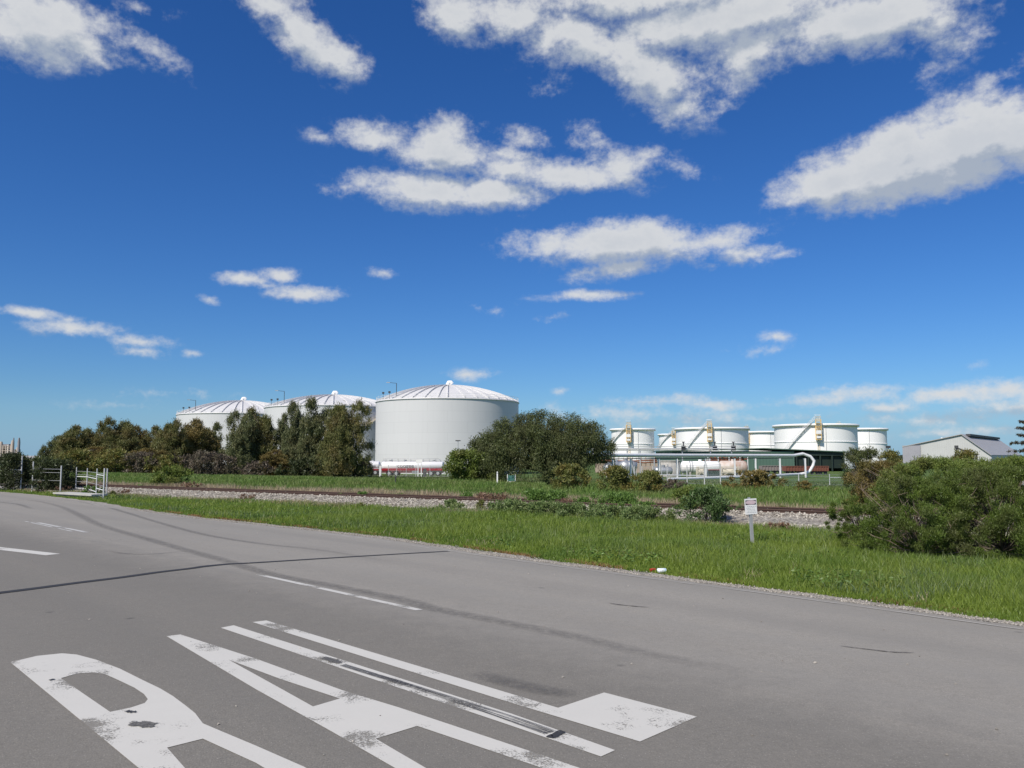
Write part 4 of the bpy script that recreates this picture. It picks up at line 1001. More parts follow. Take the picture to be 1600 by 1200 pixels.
t3, H3, R3 = domed_tank(376, 254, 18.7, 14.0, 18.4, 'leftmost and farthest domed grey tank behind the tree row')
# in the local frame +X faces the camera, +Y is to the right of the picture seen from the camera... (rotated root)
def loc_dir(root):    # sign so that side=+1 means right in the picture
    return 1
def lamp_on(root, H, R, ang, inset=1.0, hgt=3.2):
    a = ang; x, y = (R-inset)*math.cos(a), (R-inset)*math.sin(a); z = H + .5
    lm = MB(); lm.tube([(x,y,z),(x,y,z+hgt)], .07, 6); lm.tube([(x,y,z+hgt),(x+.1,y-1.6,z+hgt+.15)], .05, 6); lm.build('light_pole', M_dark, root)
    MB().box((x+.1,y-1.9,z+hgt+.16), (.35,.8,.14)).build('light_head', M_galv, root)
for rt, H, R in ((t1,H1,R1),(t2,H2,R2),(t3,H3,R3)):
    for s_ in (-1,):
        lamp_on(rt, H, R, s_*RD(47), 1.2)
    for aa in (RD(-62), RD(-52)):
        fl = MB(); x, y = (R-.3)*math.cos(aa), (R-.3)*math.sin(aa); fl.bar((x,y,H),(x,y,H+1.5),.08); fl.box((x,y,H+1.7),(.35,.5,.4))
        fl.build('floodlight', M_dark, rt)
# spiral stair and walkway between tanks
def spiral(root, R, z0, z1, a0, a1, m, name='stair', wdt=.9, n=26, r=.045):
    st = MB(); 
    for i in range(n):
        t = (i+.5)/n; a = a0+(a1-a0)*t; z = z0+(z1-z0)*t; st.box(((R+.1+wdt/2)*math.cos(a), (R+.1+wdt/2)*math.sin(a), z), (wdt, abs(a1-a0)*R/n*.8, .06), rz=a)
    for rr, zz in ((R+.12,0),(R+.1+wdt,0),(R+.1+wdt,1.0),(R+.1+wdt,.55)):
        st.tube([(rr*math.cos(a0+(a1-a0)*i/n), rr*math.sin(a0+(a1-a0)*i/n), z0+(z1-z0)*i/n+zz) for i in range(n+1)], .09 if zz == 0 else r, 5, caps=False)
    for i in range(0, n+1, 3):
        a = a0+(a1-a0)*i/n; z = z0+(z1-z0)*i/n; rr = R+.1+wdt; st.bar((rr*math.cos(a), rr*math.sin(a), z), (rr*math.cos(a), rr*math.sin(a), z+1), .06)
    return st.build(name, m, root)
for rt, H, R in ((t2,H2,R2),(t3,H3,R3)):
    spiral(rt, R, H-7.5, H, RD(38), RD(66), M_galv)
    wk = MB(); a = RD(62); x, y = (R-1)*math.cos(a), (R-1)*math.sin(a)
    wk.box((x, y, H+.5), (1.6, 6, .12), rz=0); 
    for dx in (-.75,.75):
        for zz in (.55, 1.1): wk.bar((x+dx, y-3, H+.5+zz), (x+dx, y+3, H+.5+zz), .06)
        for k in range(7): wk.bar((x+dx, y-3+k, H+.5), (x+dx, y-3+k, H+1.6), .06)
    wk.build('walkway', M_steel_white, rt)
M_beige = mat('beige_steel', (.60,.54,.45), .6, ns=2)
spiral(t2, R2, H2-6, H2+.2, RD(20), RD(58), M_beige, 'spiral_stair')

def white_tank(cx, D, R, lab, tower=None, arc=None, grp='bright white tanks of the right tank farm', twname='access_tower'):
    p = at(cx, D, z=0); p.z = -2.6
    root = empty('storage_tank', p, math.atan2(-p.y, -p.x), lab, 'storage tank', grp)
    H = 12.75 + 2.6
    sh = MB().lathe([(R,0),(R,H)], 96).build('shell', M_shell_white, root); uvcyl(sh, R)
    MB().lathe([(.01,H-.6),(R-.05,H-.9)], 64).build('roof', M_white, root)
    MB().lathe([(R,H-.55),(R+.66,H-.75),(R+.70,H+.02),(R+.32,H+.14),(R,H+.06)], 96).build('rim_girder', M_white, root)
    MB().lathe([(R,H*.60-.1),(R+.22,H*.60),(R+.22,H*.60+.08),(R,H*.60+.16)], 96).build('stiffener_ring', M_white, root)
    dp = MB()
    for aa in (RD(14),): dp.tube([((R+.15)*math.cos(aa), (R+.15)*math.sin(aa), 1),((R+.15)*math.cos(aa), (R+.15)*math.sin(aa), H-.6)], .07, 5)
    dp.build('downpipe', M_galv, root)
    if tower is not None:
        a = tower; X0 = R+1.2
        M_ = Matrix.Rotation(a, 3, 'Z'); tw = MB()
        ztop = H + 1.5; zb = H - 5.6
        for dx in (-.8,.8):
            for dy in (-.85,.85):
                tw.bar(M_ @ Vector((X0+dx, dy, zb)), M_ @ Vector((X0+dx, dy, ztop)), .20)
        levels = [zb+.2, H-3.7, H-1.9, H+.15, ztop-.1]
        for z in levels:
            for e in (((-.8,-.85),(.8,-.85)),((.8,-.85),(.8,.85)),((.8,.85),(-.8,.85)),((-.8,.85),(-.8,-.85))):
                for dz in (0, .5, .95): tw.bar(M_ @ Vector((X0+e[0][0], e[0][1], z+dz)), M_ @ Vector((X0+e[1][0], e[1][1], z+dz)), .11)
        t_ = tw.build(twname, M_yellow, root)
        pf = MB()
        for z in levels[:-1]: pf.box(M_ @ Vector((X0, 0, z)), (1.7,1.8,.10), rz=a)
        pf.box(M_ @ Vector((X0+.9, 0, H-2.9)), (.08,1.7,1.2), rz=a); pf.box(M_ @ Vector((X0+.9, 0, H-4.6)), (.08,1.5,.7), rz=a)
        pf.build('platform', M_steel_white, t_)
        ms = MB(); ms.tube([M_ @ Vector((X0-.3, .6, ztop)), M_ @ Vector((X0-.3, .6, ztop+1.5))], .06, 5); ms.box(M_ @ Vector((X0-.3, -.2, ztop+1.5)), (.3,2.0,.12), rz=a); ms.build('light_mast', M_steel_white, t_)
        ld = MB()
        for dy in (-.3,.3): ld.bar(M_ @ Vector((R+.25, dy, .3)), M_ @ Vector((R+.25, dy, zb+.5)), .08)
        for k in range(14): z = .6 + k*(zb-.3)/14; ld.bar(M_ @ Vector((R+.25,-.3,z)), M_ @ Vector((R+.25,.3,z)), .05)
        ld.build('ladder', M_yellow, t_)
    if arc: spiral(root, R, arc[2], arc[3], arc[0], arc[1], M_steel_white, 'stair', 1.0, 30, .06)
    return root
Ht_ = 15.35
white_tank(989, 340, 8.7, 'leftmost white tank of the right farm, beside the weeping tree', RD(-9), (RD(-82), RD(-14), 7.5, Ht_+.6))
white_tank(1275, 298, 14.1, 'largest white tank, nearest, with a zigzag stair and yellow tower', RD(4), (RD(-48), RD(0), 4.5, Ht_+1.6))
white_tank(1113, 333, 14.2, 'wide white tank second from left with stair and yellow tower', RD(-3), (RD(-44), RD(-6), 6.5, Ht_+1.6))
white_tank(1058, 419, 8.9, 'small white tank peeking left of the wide second one', RD(-8), (RD(-80), RD(-14), 7.5, Ht_+.6))
white_tank(1197, 377, 8.7, 'small white tank between the two wide ones with tower at its left edge', RD(-56))
white_tank(1350, 337, 8.8, 'rightmost white tank, plain front, partly behind the largest', RD(-66))

# ------------------------------------------------------------------ green shed
gs_p = at(1180, 232, z=0); gz = -2.6
root = empty('green_shed', (gs_p.x, 232, gz), 0, 'long low dark green steel shed with an open right bay below the white tanks', 'shed')
def lx(x, D=232): return at(x, D, z=0).x - gs_p.x
xl, xm, xr = lx(1050), lx(1241), lx(1320); tz = 1.6 + 8*232/F + 2.6
w_ = MB(); w_.box(((xl+xm)/2, 0, tz/2), (xm-xl, .2, tz)); w_.box(((xl+xr)/2, 26, tz/2), (xr-xl, .2, tz)); w_.box((xl+.1, 13, tz/2), (.2, 25.8, tz)); w_.box((xm, 13, tz/2), (.2, 25.7, tz)); w_.box((xr-.1, 13, tz/2), (.2, 25.8, tz)); w_.build('wall', M_green_wall, root)
ax = lx(1193)
rf = MB(); zt = 1.6 + 11.5*232/F + 2.6
prof_ = [(lx(1046), tz-.05), (ax, zt), (xr+.6, tz-.35)]
for i in range(2):
    (x0,z0),(x1,z1) = prof_[i], prof_[i+1]
    rf.add([(x0,-.8,z0),(x1,-.8,z1),(x1,26.8,z1),(x0,26.8,z0),(x0,-.8,z0+.25),(x1,-.8,z1+.25),(x1,26.8,z1+.25),(x0,26.8,z0+.25)], [(0,3,2,1),(4,5,6,7),(0,1,5,4),(2,3,7,6),(0,4,7,3),(1,2,6,5)])
rf.build('roof', M_green_roof, root)
pp = MB()
for k in range(5): x = xm + .6 + (xr-xm-.9)*k/4; pp.bar((x,.05,0),(x,.05,tz-.3),.35)
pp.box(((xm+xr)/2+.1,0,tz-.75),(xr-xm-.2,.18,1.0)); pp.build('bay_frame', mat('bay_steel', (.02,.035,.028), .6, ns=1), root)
cu = MB(); cu.box(((xm+xr)/2, .8, tz/2+.3), (xr-xm-.6, .12, tz-1.2)); cu.build('bay_shade_sheet', mat('bay_shade_green', (.012,.024,.018), .6, ns=1), root)  # near-black sheet stands in for the shade inside the open bay
ca = MB(); ca.box(((lx(1054)+lx(1240))/2, -.16, tz-.45), (lx(1240)-lx(1054), .1, .5)); ca.build('fascia', M_green_roof, root)

# rail wagons in front of the shed
def wagon(x0, x1, D, m, lab):
    a, b = at(x0, D, z=0), at(x1, D, z=0); L_ = b.x-a.x; z0 = h((a.x+b.x)/2, D)
    rt = empty('rail_wagon', ((a.x+b.x)/2, D, z0), 0, lab, 'rail wagon', 'open wagons before the green shed')
    bd = MB(); n_ = 7
    bd.add([(-L_/2,-1.2,.75),(L_/2,-1.2,.75),(L_/2,1.2,.75),(-L_/2,1.2,.75),(-L_/2+.1,-1.3,1.9),(L_/2-.1,-1.3,1.9),(L_/2-.1,1.3,1.9),(-L_/2+.1,1.3,1.9)], [(0,3,2,1),(0,1,5,4),(2,3,7,6),(0,4,7,3),(1,2,6,5)])
    for k in range(n_+1): x = -L_/2+.1 + (L_-.2)*k/n_; bd.box((x,-1.33,1.32),(.12,.16,1.1))
    bd.box((0,-1.36,1.9),(L_,.16,.14)); bd.build('body', m, rt)
    for s in (-1,1):
        bg = MB(); bg.box((s*(L_/2-1.2),0,.55),(1.9,1.9,.25)); bg.build('bogie', M_dark, rt)
        for k in (-.6,.6):
            wh = MB(); M_ = Matrix.Rotation(PI/2, 3, 'X'); 
            wh.tube([(s*(L_/2-1.2)+k,-.85,.4),(s*(L_/2-1.2)+k,-.72,.4)], .4, 14); wh.build('wheel', M_dark, rt)
M_wag = mat('wagon_brown', (.20,.075,.05), .8, col2=(.13,.05,.035), ns=1.5)
wagon(1224, 1257, 196, M_wag, 'rust brown open wagon left of the pipe bend')
wagon(1262, 1291, 196, M_wag, 'rust brown open wagon right of the pipe bend')
wagon(1187, 1220, 204, mat('wagon_grey', (.26,.22,.21), .8, ns=2), 'faded grey brown open wagon at the left end of the string')

# ------------------------------------------------------------------ pipe loop with its trestles
def pipe_z(x, y, D): return at(x, D, y=y).z
pr = empty('pipe_rack', at(1150, 150), 0, 'white overhead pipe loop on posts with a bend at its right end', 'pipe rack')
inv = Vector(pr.location)
def pl(x, D, y=None, z=None): return at(x, D, y=y) - inv if y is not None else at(x, D, z=z) - inv
Dl = lambda x: np.interp(x, [900, 1250], [112, 166])
zU = 1.75; r0 = .29
up_pts = [pl(x, float(Dl(x)), z=zU) for x in (900, 950, 1000, 1060, 1120, 1180, 1240)]
bend = [pl(1254, 167, y=709), pl(1266, 167, y=713), pl(1272, 167, y=720), pl(1270.5, 167, y=727), pl(1266, 167, y=735), pl(1261, 167, y=739), pl(1250, 166, y=741)]
MB().tube(up_pts + bend, r0, 14).build('overhead_pipe', M_steel_white, pr)
low = [pl(1250, 166, y=741)] + [pl(x, float(Dl(x))-6, y=yy) for x, yy in ((1220,742.5),(1180,744),(1120,746.5),(1060,748.5),(1045,749))]
MB().tube(low, .26, 12).build('ground_pipe', M_steel_white, pr)
bm_ = MB()
for i in range(len(up_pts)-1): bm_.bar(up_pts[i]+Vector((0,.2,-.55)), up_pts[i+1]+Vector((0,.2,-.48)), .10, .14)
bm_.build('beam', M_dark, pr)
for x in (957, 985, 1028.5, 1057, 1101.5, 1147, 1179.5, 1217.5, 1257):
    D = float(Dl(x)); a = pl(x, D, z=zU-.66); b = pl(x, D); b.z -= .3
    MB().bar(a + Vector((0,-.3,.1)), b + Vector((0,-.3,0)), .26).build('post', M_steel_white, pr)
    c = MB(); c.bar(a+Vector((.4,1.6,0)), b+Vector((1.0,1.6,0)), .18); c.bar(a+Vector((0,-.4,-.02)), a+Vector((.4,1.8,-.02)), .2); c.build('brace', M_galv, pr)
# second pipe rack further back
pr2 = empty('pipe_rack', at(1030, 185), 0, 'thin grey pipe bridge with valves higher up behind the white loop', 'pipe rack'); inv = Vector(pr2.location)
a, b = pl(900, 185, y=701.5), pl(1125, 185, y=701)
MB().tube([a, b], .16, 8).build('pipe', M_galv, pr2)
MB().tube([a+Vector((0,.5,-.3)), b+Vector((0,.5,-.3))], .10, 8).build('pipe', M_steel_white, pr2)
MB().tube([pl(900,184,y=697.6), pl(1148,184,y=697.4)], .07, 6).build('handrail', M_galv, pr2)
MB().tube([pl(1085,184,y=701), pl(1148,184,y=701.5)], .13, 8).build('pipe', M_galv, pr2)
for x in (980, 1000, 1022, 1066, 1110, 1143):
    q = pl(x, 185, y=701.5); g = q.copy(); g.z = -.3; MB().bar(g, q, .22).build('post', M_galv, pr2)
for x in (1068, 1117, 1146):
    q = pl(x, 184.5, y=700); mb = MB(); mb.box(q, (.9,.5,1.1)); mb.tube([q, q+Vector((0,0,1.3))], .14, 6); mb.tube([q+Vector((-.3,0,1.3)), q+Vector((.3,0,1.3))], .12, 6); mb.build('valve', M_dark, pr2)

# ------------------------------------------------------------------ vessels in the works yard
def hvessel(name, x0, x1, D, ytop, ybot, m, lab, cat='vessel', bands=(), group=None, rz=0):
    p0, p1 = at(x0, D, y=ytop), at(x1, D, y=ybot); R = (p0.z-p1.z)/2; L_ = (p1.x-p0.x); cx = (p0.x+p1.x)/2
    zc = (p0.z+p1.z)/2; rt = empty(name, (cx, D, h(cx, D)), rz, lab, cat, group); zz = zc - h(cx, D)
    e = min(R*.45, L_*.2); prof_ = [(-L_/2,.02),(-L_/2+e*.12,R*.5),(-L_/2+e*.45,R*.85),(-L_/2+e,R),(L_/2-e,R),(L_/2-e*.45,R*.85),(L_/2-e*.12,R*.5),(L_/2,.02)]
    vs = []; n_ = 28
    for x, r in prof_:
        for k in range(n_): vs.append((x, r*math.cos(2*PI*k/n_), zz + r*math.sin(2*PI*k/n_)))
    fs = [(i*n_+k, (i+1)*n_+k, (i+1)*n_+(k+1)%n_, i*n_+(k+1)%n_) for i in range(len(prof_)-1) for k in range(n_)]
    MB().add(vs, fs, True).build('body', m, rt)
    for t in bands:
        b = MB(); b.tube([(-L_/2+L_*t-.12,0,zz),(-L_/2+L_*t+.12,0,zz)], R+.04, 28, caps=False); b.build('band', M_galv, rt)
    for t in (.22,.78):
        MB().box((-L_/2+L_*t, 0, (zz-R*.75)/2), (.4, R*1.5, max(.2, zz-R*.75))).build('saddle', M_concrete, rt)
    hm = MB(); hm.tube([(0,0,zz+R-.05),(0,0,zz+R+.35)], .35, 12); hm.tube([(L_*.25,0,zz+R-.05),(L_*.25,0,zz+R+.5)], .08, 6); hm.build('hatch', m, rt)
    return rt
hvessel('pressure_vessel', 1063, 1125, 172, 720.5, 739.5, M_white, 'long white horizontal vessel with a grey band right of the concrete tank', bands=(.22,.28), cat='vessel')
M_rw = mat('rust_streaked_white', (.66,.62,.58), .7, col2=(.40,.26,.18), ns=.9, amt=.7, grime=(.30,.15,.09), gs=.5)
hvessel('pressure_vessel', 1122, 1168, 176, 720, 741, M_rw, 'rust streaked white horizontal vessel behind the pipe posts')
hvessel('pressure_vessel', 1022, 1051, 158, 729.5, 741.5, M_vessel, 'small dark grey horizontal vessel before the concrete tank', bands=(.3,.7))
# end-on silver vessels
for i, (x, D, yt, yb, lab) in enumerate([(952,150,724,738,'small round end of a silver vessel beside the weeping tree'),(963,158,721,740,'second rounded silver vessel from the left'),(978,152,719.5,741,'largest rounded silver vessel, third from the left')]):
    a, b = at(x, D, y=yt), at(x, D, y=yb); R = (a.z-b.z)/2; g = h(a.x, D)
    rt = empty('silver_vessel', (a.x, D, g), RD(-20), lab, 'vessel', 'silver vessels standing end-on'); zz = (a.z+b.z)/2-g
    vs = []; prof_ = [(-2.2,.02),(-2.1,R*.5),(-1.9,R*.8),(-1.5,R),(4,R),(4.6,R*.8),(4.9,.02)]; n_ = 26
    for y, r in prof_:
        for k in range(n_): vs.append((r*math.cos(2*PI*k/n_), y, zz+r*math.sin(2*PI*k/n_)))
    MB().add(vs, [(i_*n_+k, i_*n_+(k+1)%n_, (i_+1)*n_+(k+1)%n_, (i_+1)*n_+k) for i_ in range(len(prof_)-1) for k in range(n_)], True).build('body', M_vessel, rt)
    for y in (0, 3): MB().box((0,y,max(.1,(zz-R*.7)/2)), (R*1.4,.4,max(.2,zz-R*.7))).build('saddle', M_concrete, rt)
    MB().tube([(0,0,zz+R-.1),(0,0,zz+R+.3)], .3, 10).build('hatch', M_vessel, rt)
# conical hopper
p = at(987, 150); zt = at(987,150,y=722).z-p.z; hp = empty('hopper_tank', p, 0, 'small grey hopper with cone bottom on legs left of the rusty pipes', 'hopper')
MB().lathe([(.02,zt*.25),(.25,zt*.28),(1.0,zt*.62),(1.0,zt),(.02,zt+.15)], 24).build('body', M_vessel, hp)
for k in range(4): a = PI/4+k*PI/2; MB().bar((.95*math.cos(a),.95*math.sin(a),-.1),(.95*math.cos(a),.95*math.sin(a),zt*.7),.1).build('leg', M_galv, hp)
# concrete tank
a, b = at(1027.5, 168, y=719.5), at(1063, 168, y=741); g = h((a.x+b.x)/2, 168); R = (b.x-a.x)/2; Hc = a.z-g
ct = empty('concrete_tank', ((a.x+b.x)/2, 168, g), 0, 'squat round weathered concrete tank in the works yard', 'tank')
MB().lathe([(R,-.3),(R,Hc),(R-.25,Hc),(R-.25,Hc-.8),(.01,Hc-.8)], 48).build('wall', M_concrete, ct)
MB().lathe([(R,Hc-.3),(R+.06,Hc-.28),(R+.06,Hc-.02),(R,Hc)], 48).build('rim', M_concrete, ct)
# bund wall and rusty pipework
bw = empty('bund_wall', at(1010, 215), 0, 'tan earth coloured wall behind the silver vessels and rusty pipes', 'wall'); inv = Vector(bw.location)
a, b = pl(930,215,y=724), pl(1035,215,y=723); MB().box(((a.x+b.x)/2,0,a.z/2-.2), (b.x-a.x,.4,a.z+.4)).build('panel', mat('tan_concrete', (.42,.34,.27), .9, ns=1), bw)
rp_ = empty('rusty_pipework', at(1010, 200), 0, 'tangle of rusty pipes and posts above the tan wall', 'pipework'); inv = Vector(rp_.location)
for yy, x0, x1 in ((719.5,940,1026),(722,985,1030),(721,950,985)):
    MB().tube([pl(x0,200,y=yy), pl((x0+x1)/2,200,y=yy+1), pl(x1,200,y=yy-.5)], .17, 7).build('pipe', M_rust, rp_)
for x in range(946, 1030, 7):
    q = pl(x, 200.5, y=711+2*(x%3)); g = q.copy(); g.z = 0; MB().bar(g, q, .13).build('post', mat('pale_rusty', (.48,.34,.24), .8, col2=(.25,.12,.08), ns=3), rp_)
rp2 = empty('process_skid', at(1130, 182), 0, 'rusty orange process pipework on a white frame above the vessels', 'process skid'); inv = Vector(rp2.location)
r_ = random.Random(3)
for k in range(9):
    x = 1110 + k*6.2; y0 = r_.uniform(712,716); MB().tube([pl(x,182,y=y0), pl(x+r_.uniform(2,6),182+r_.uniform(-.8,.8),y=718.5)], .22, 7).build('pipe', M_rust, rp2)
MB().box(pl(1130,182,y=719.5), (8.5,1.6,.25)).build('deck', M_rust, rp2)
MB().tube([pl(1108,183,y=717), pl(1168,183,y=717.6)], .16, 7).build('pipe', M_rust, rp2)
for x in (1106,1122,1139,1156,1168): q = pl(x,181,y=712); g = q.copy(); g.z = 0; MB().bar(g, q, .16).build('post', M_steel_white, rp2)
MB().tube([pl(1106,181,y=712), pl(1168,181,y=712)], .08, 6).build('handrail', M_steel_white, rp2)
# cream pump skids in front of vessels
M_cream = mat('cream_paint', (.66,.62,.52), .6, col2=(.50,.44,.34), ns=2, amt=.9)
for i, (x0, x1, lab) in enumerate([(1089,1101,'cream framed pump skid left of the pair below the white vessel'),(1126,1152,'wider cream tank skid below the rust streaked vessel')]):
    D = 160; a, b = at(x0,D,y=729.5), at(x1,D,y=742); cx = (a.x+b.x)/2; g = h(cx, D); w2 = (b.x-a.x); hh = a.z-g
    rt = empty('pump_skid', (cx,D,g), 0, lab, 'pump skid', 'cream skids in the works yard')
    fr = MB()
    for sx in (-1,1):
        for sy in (-.6,.6): fr.bar((sx*w2/2,sy,-.1),(sx*w2/2,sy,hh),.14)
    for zz in (.2,hh*.5,hh):
        for sy in (-.6,.6): fr.bar((-w2/2,sy,zz),(w2/2,sy,zz),.12)
    fr.bar((-w2/2,-.6,.2),(w2/2,-.6,hh),.1); fr.bar((w2/2,-.6,.2),(-w2/2,-.6,hh),.1); fr.build('frame', M_cream, rt)
    MB().tube([(-w2*.4,0,hh*.55),(w2*.3,0,hh*.55)], hh*.33, 18).build('vessel', M_cream, rt)
    MB().box((w2*.15,-.2,.35),(w2*.4,.6,.5)).build('pump', M_dark, rt)
# green drum skid between
rt = empty('equipment_cabinet', at(1116,161), 0, 'dark green equipment cabinet between the cream skids', 'cabinet')
MB().box((0,0,.75),(2.2,1,1.3)).build('body', mat('dark_green_steel', (.04,.07,.06), .6, ns=2), rt); MB().box((0,0,1.45),(2.4,1.2,.1)).build('top', M_red, rt); 
for s in (-1,1): MB().box((s*.9,0,.05),(.2,1,.1)).build('leg', M_dark, rt)

# ------------------------------------------------------------------ tanker trailers
def text_mesh(s, size, mat_, parent, loc, rot, ext=.004, name='lettering'):
    cu = bpy.data.curves.new(name, 'FONT'); cu.body = s; cu.size = size; cu.align_x = 'CENTER'; cu.align_y = 'CENTER'; cu.extrude = ext
    t = bpy.data.objects.new(name, cu); C.objects.link(t); dg = bpy.context.evaluated_depsgraph_get(); dg.update()
    me = bpy.data.meshes.new_from_object(t.evaluated_get(dg)); bpy.data.objects.remove(t)
    me.materials.clear(); me.materials.append(mat_)
    o = bpy.data.objects.new(name, me); C.objects.link(o); o.parent = parent; o.location = loc; o.rotation_euler = rot; return o
M_tkw = mat('tanker_white', (.80,.80,.81), .3, ns=1)
def tanker(x0, x1, D, lab, rails=True, low=False):
    a, b = at(x0, D, z=0), at(x1, D, z=0); L_ = b.x-a.x; cx = (a.x+b.x)/2; g = h(cx, D)
    zt = at(cx*0+x0, D, y=720.5).z-g; zb = zt - 1.75; zc = (zt+zb)/2; ry, rz_ = 1.2, (zt-zb)/2
    rt = empty('tanker_trailer', (cx, D, g), 0, lab, 'tanker trailer', 'white and red tanker trailers')
    n_ = 32; vs = []; e = .3
    prof_ = [(-L_/2,.0),(-L_/2+.06,.6),(-L_/2+.18,.9),(-L_/2+e,1),(L_/2-e,1),(L_/2-.18,.9),(L_/2-.06,.6),(L_/2,0)]
    for x, r in prof_:
        for k in range(n_): vs.append((x, ry*max(r,.01)*math.cos(2*PI*k/n_), zc + rz_*max(r,.01)*math.sin(2*PI*k/n_)))
    MB().add(vs, [(i*n_+k, (i+1)*n_+k, (i+1)*n_+(k+1)%n_, i*n_+(k+1)%n_) for i in range(len(prof_)-1) for k in range(n_)], True).build('tank', M_tkw, rt)
    MB().box((0,-1.16,zb+.30),(L_-.4,.14,.36)).build('stripe', M_red, rt)
    ch = MB(); ch.box((0,0,zb-.15),(L_*.98,1.0,.3)); ch.box((-L_*.1,-1.05,zb-.05),(L_*.75,.2,.42)); ch.build('chassis', M_maroon, rt)
    for k, xx in enumerate((-L_*.36, -L_*.25, L_*.30, L_*.41)):
        for sy in (-1,1):
            w = MB(); w.tube([(xx,sy*1.15,.5),(xx,sy*.8,.5)], .5, 20); wo = w.build('wheel', M_black, rt)
            MB().tube([(xx,sy*1.16,.5),(xx,sy*1.10,.5)], .26, 14).build('rim', M_galv, wo)
    MB().box((L_*.05,-1.0,.85),(1.1,.4,.8)).build('tool_locker', M_vessel, rt)
    if rails:
        rl = MB()
        for sy in (-.55,.55):
            pts = [(-L_/2+.3,sy,zt-.1),(-L_/2+.5,sy,zt+.42),(L_/2-1.0,sy,zt+.42),(L_/2-.4,sy,zt-.1)]; rl.tube(pts, .045, 5)
            k = -L_/2+.8
            while k < L_/2-1: rl.bar((k,sy,zt-.1),(k,sy,zt+.42),.05); k += 1.1
        rl.build('guard_rail', M_galv, rt)
        wk = MB(); wk.box((0,0,zt+.03),(L_*.9,.8,.06)); wk.build('walkway', M_galv, rt)
    hm = MB()
    for k in range(4): hm.tube([(-L_*.35+k*L_*.23,0,zt),(-L_*.35+k*L_*.23,0,zt+.22)], .28, 12)
    hm.build('hatch', M_galv, rt)
    return rt, zc
tk, zc = tanker(596, 694, 146, 'long white tanker with red stripe and roof guard rails, right of the pair')
text_mesh('coogee', 1.0, M_dark, tk, (-1.1, -1.215, zc+.05), (PI/2,0,0))
tk2, zc2 = tanker(520, 595, 148, 'white tanker with red stripe mostly hidden behind the isolated casuarina', rails=False)
text_mesh('coogee', .7, M_dark, tk2, (2.6, -1.215, zc2+.05), (PI/2,0,0))
# white box sign / gate frame beside tanker
p = at(656, 128); z = at(656,128,y=724.5).z-p.z; gp = empty('gate_post_pair', p, 0, 'pair of tall pale gate posts with a white box sign before the tankers', 'gate posts')
MB().bar((-.25,0,-.1),(-.25,0,z),.14).build('post', M_steel_white, gp); MB().bar((.25,0,-.1),(.25,0,z),.14).build('post', M_steel_white, gp)
MB().box((-.1,0,z+.35),(.95,.1,.6)).build('sign_board', M_white, gp)
MB().box((.75,.3,.6),(.5,.4,1.3)).build('cabinet', M_dark, gp)
p = at(594.5, 128); z = at(594.5,128,y=727).z-p.z; gp = empty('gate_post', p, 0, 'single broad pale gate post between the two tankers', 'gate post')
MB().bar((0,0,-.1),(0,0,z),.3).build('post', M_steel_white, gp); MB().box((0,0,z+.04),(.36,.36,.08)).build('cap', M_galv, gp)
# pole light before the nearest tank
p = at(715.5, 150); z = at(715.5,150,y=689).z-p.z; lp = empty('lamp_pole', p, 0, 'slim grey pole light standing before the nearest domed tank', 'pole light')
MB().tube([(0,0,-.2),(0,0,z)], .09, 8, r1=.06).build('pole', M_galv, lp); MB().box((0,0,z+.05),(.9,.35,.18)).build('lamp_head', M_dark, lp)
p = at(1388.5, 240); z = at(1388.5,240,y=700).z-p.z; lp = empty('lamp_pole', p, 0, 'dark pole light between the rightmost tank and the gabled store', 'pole light')
MB().tube([(0,0,-.2),(0,0,z)], .16, 8).build('pole', M_galv, lp); MB().box((0,0,z+.3),(1.1,.7,.7)).build('lamp_head', M_dark, lp)

# ------------------------------------------------------------------ bulk store at the right
ap = at(1502.5, 480, y=679.5); gz = -2.6; rt = empty('bulk_store', (ap.x, ap.y, gz), math.atan2(-.61, .79), 'big pale gabled storage shed with grey roof at right distance', 'storage shed')
za = ap.z - gz; zl = 7 - gz; zr = 1.9 - gz
prof_ = [(-32,zl),(0,za),(14.7,zr)]; Ln = 138
wl_ = MB(); poly = [(-32,0),(-32,zl),(0,za),(14.6,zr),(14.6,0)]
wl_.add([(x,0,z) for x, z in poly], [(0,4,3,2,1)]); wl_.add([(x,Ln,z) for x, z in poly], [(0,1,2,3,4)]); wl_.add([(-32,0,0),(-32,Ln,0),(-32,Ln,zl),(-32,0,zl)], [(0,1,2,3)]); wl_.add([(14.6,0,0),(14.6,Ln,0),(14.6,Ln,zr),(14.6,0,zr)], [(0,3,2,1)]); wl_.build('wall', M_shed_wall, rt)
rf = MB()
for i in range(2):
    (x0,z0),(x1,z1) = prof_[i], prof_[i+1]
    rf.add([(x0,-1,z0+.1),(x1,-1,z1+.1),(x1,Ln,z1+.1),(x0,Ln,z0+.1),(x0,-1,z0+.5),(x1,-1,z1+.5),(x1,Ln,z1+.5),(x0,Ln,z0+.5)], [(0,3,2,1),(4,5,6,7),(0,1,5,4),(2,3,7,6),(0,4,7,3),(1,2,6,5)])
rf.build('roof', M_shed_roof, rt)
MB().box((1.8,70,za+.1),(2.4,120,1.3)).build('ridge_vent', M_dark, rt)
MB().box((-27,-.5,zl/2+.6),(9.9,.6,zl+.9)).build('annexe_wall', M_roof_dull, rt)
cv = MB(); cv.bar((-2,-6,0),(-2,-6,9),1.0); cv.bar((-2,-6,9),(8,-6,5),.9); cv.bar((8,-6,0),(8,-6,5.4),1.0); cv.box((-2,-6,9.6),(1.8,1.8,1.6)); cv.bar((-2,-6,5),(8,-6,5),.4); cv.build('conveyor_head', M_dark, rt)
MB().box((-14,20,za-3),(1,1,4)).build('stack_pipe', M_white, rt)

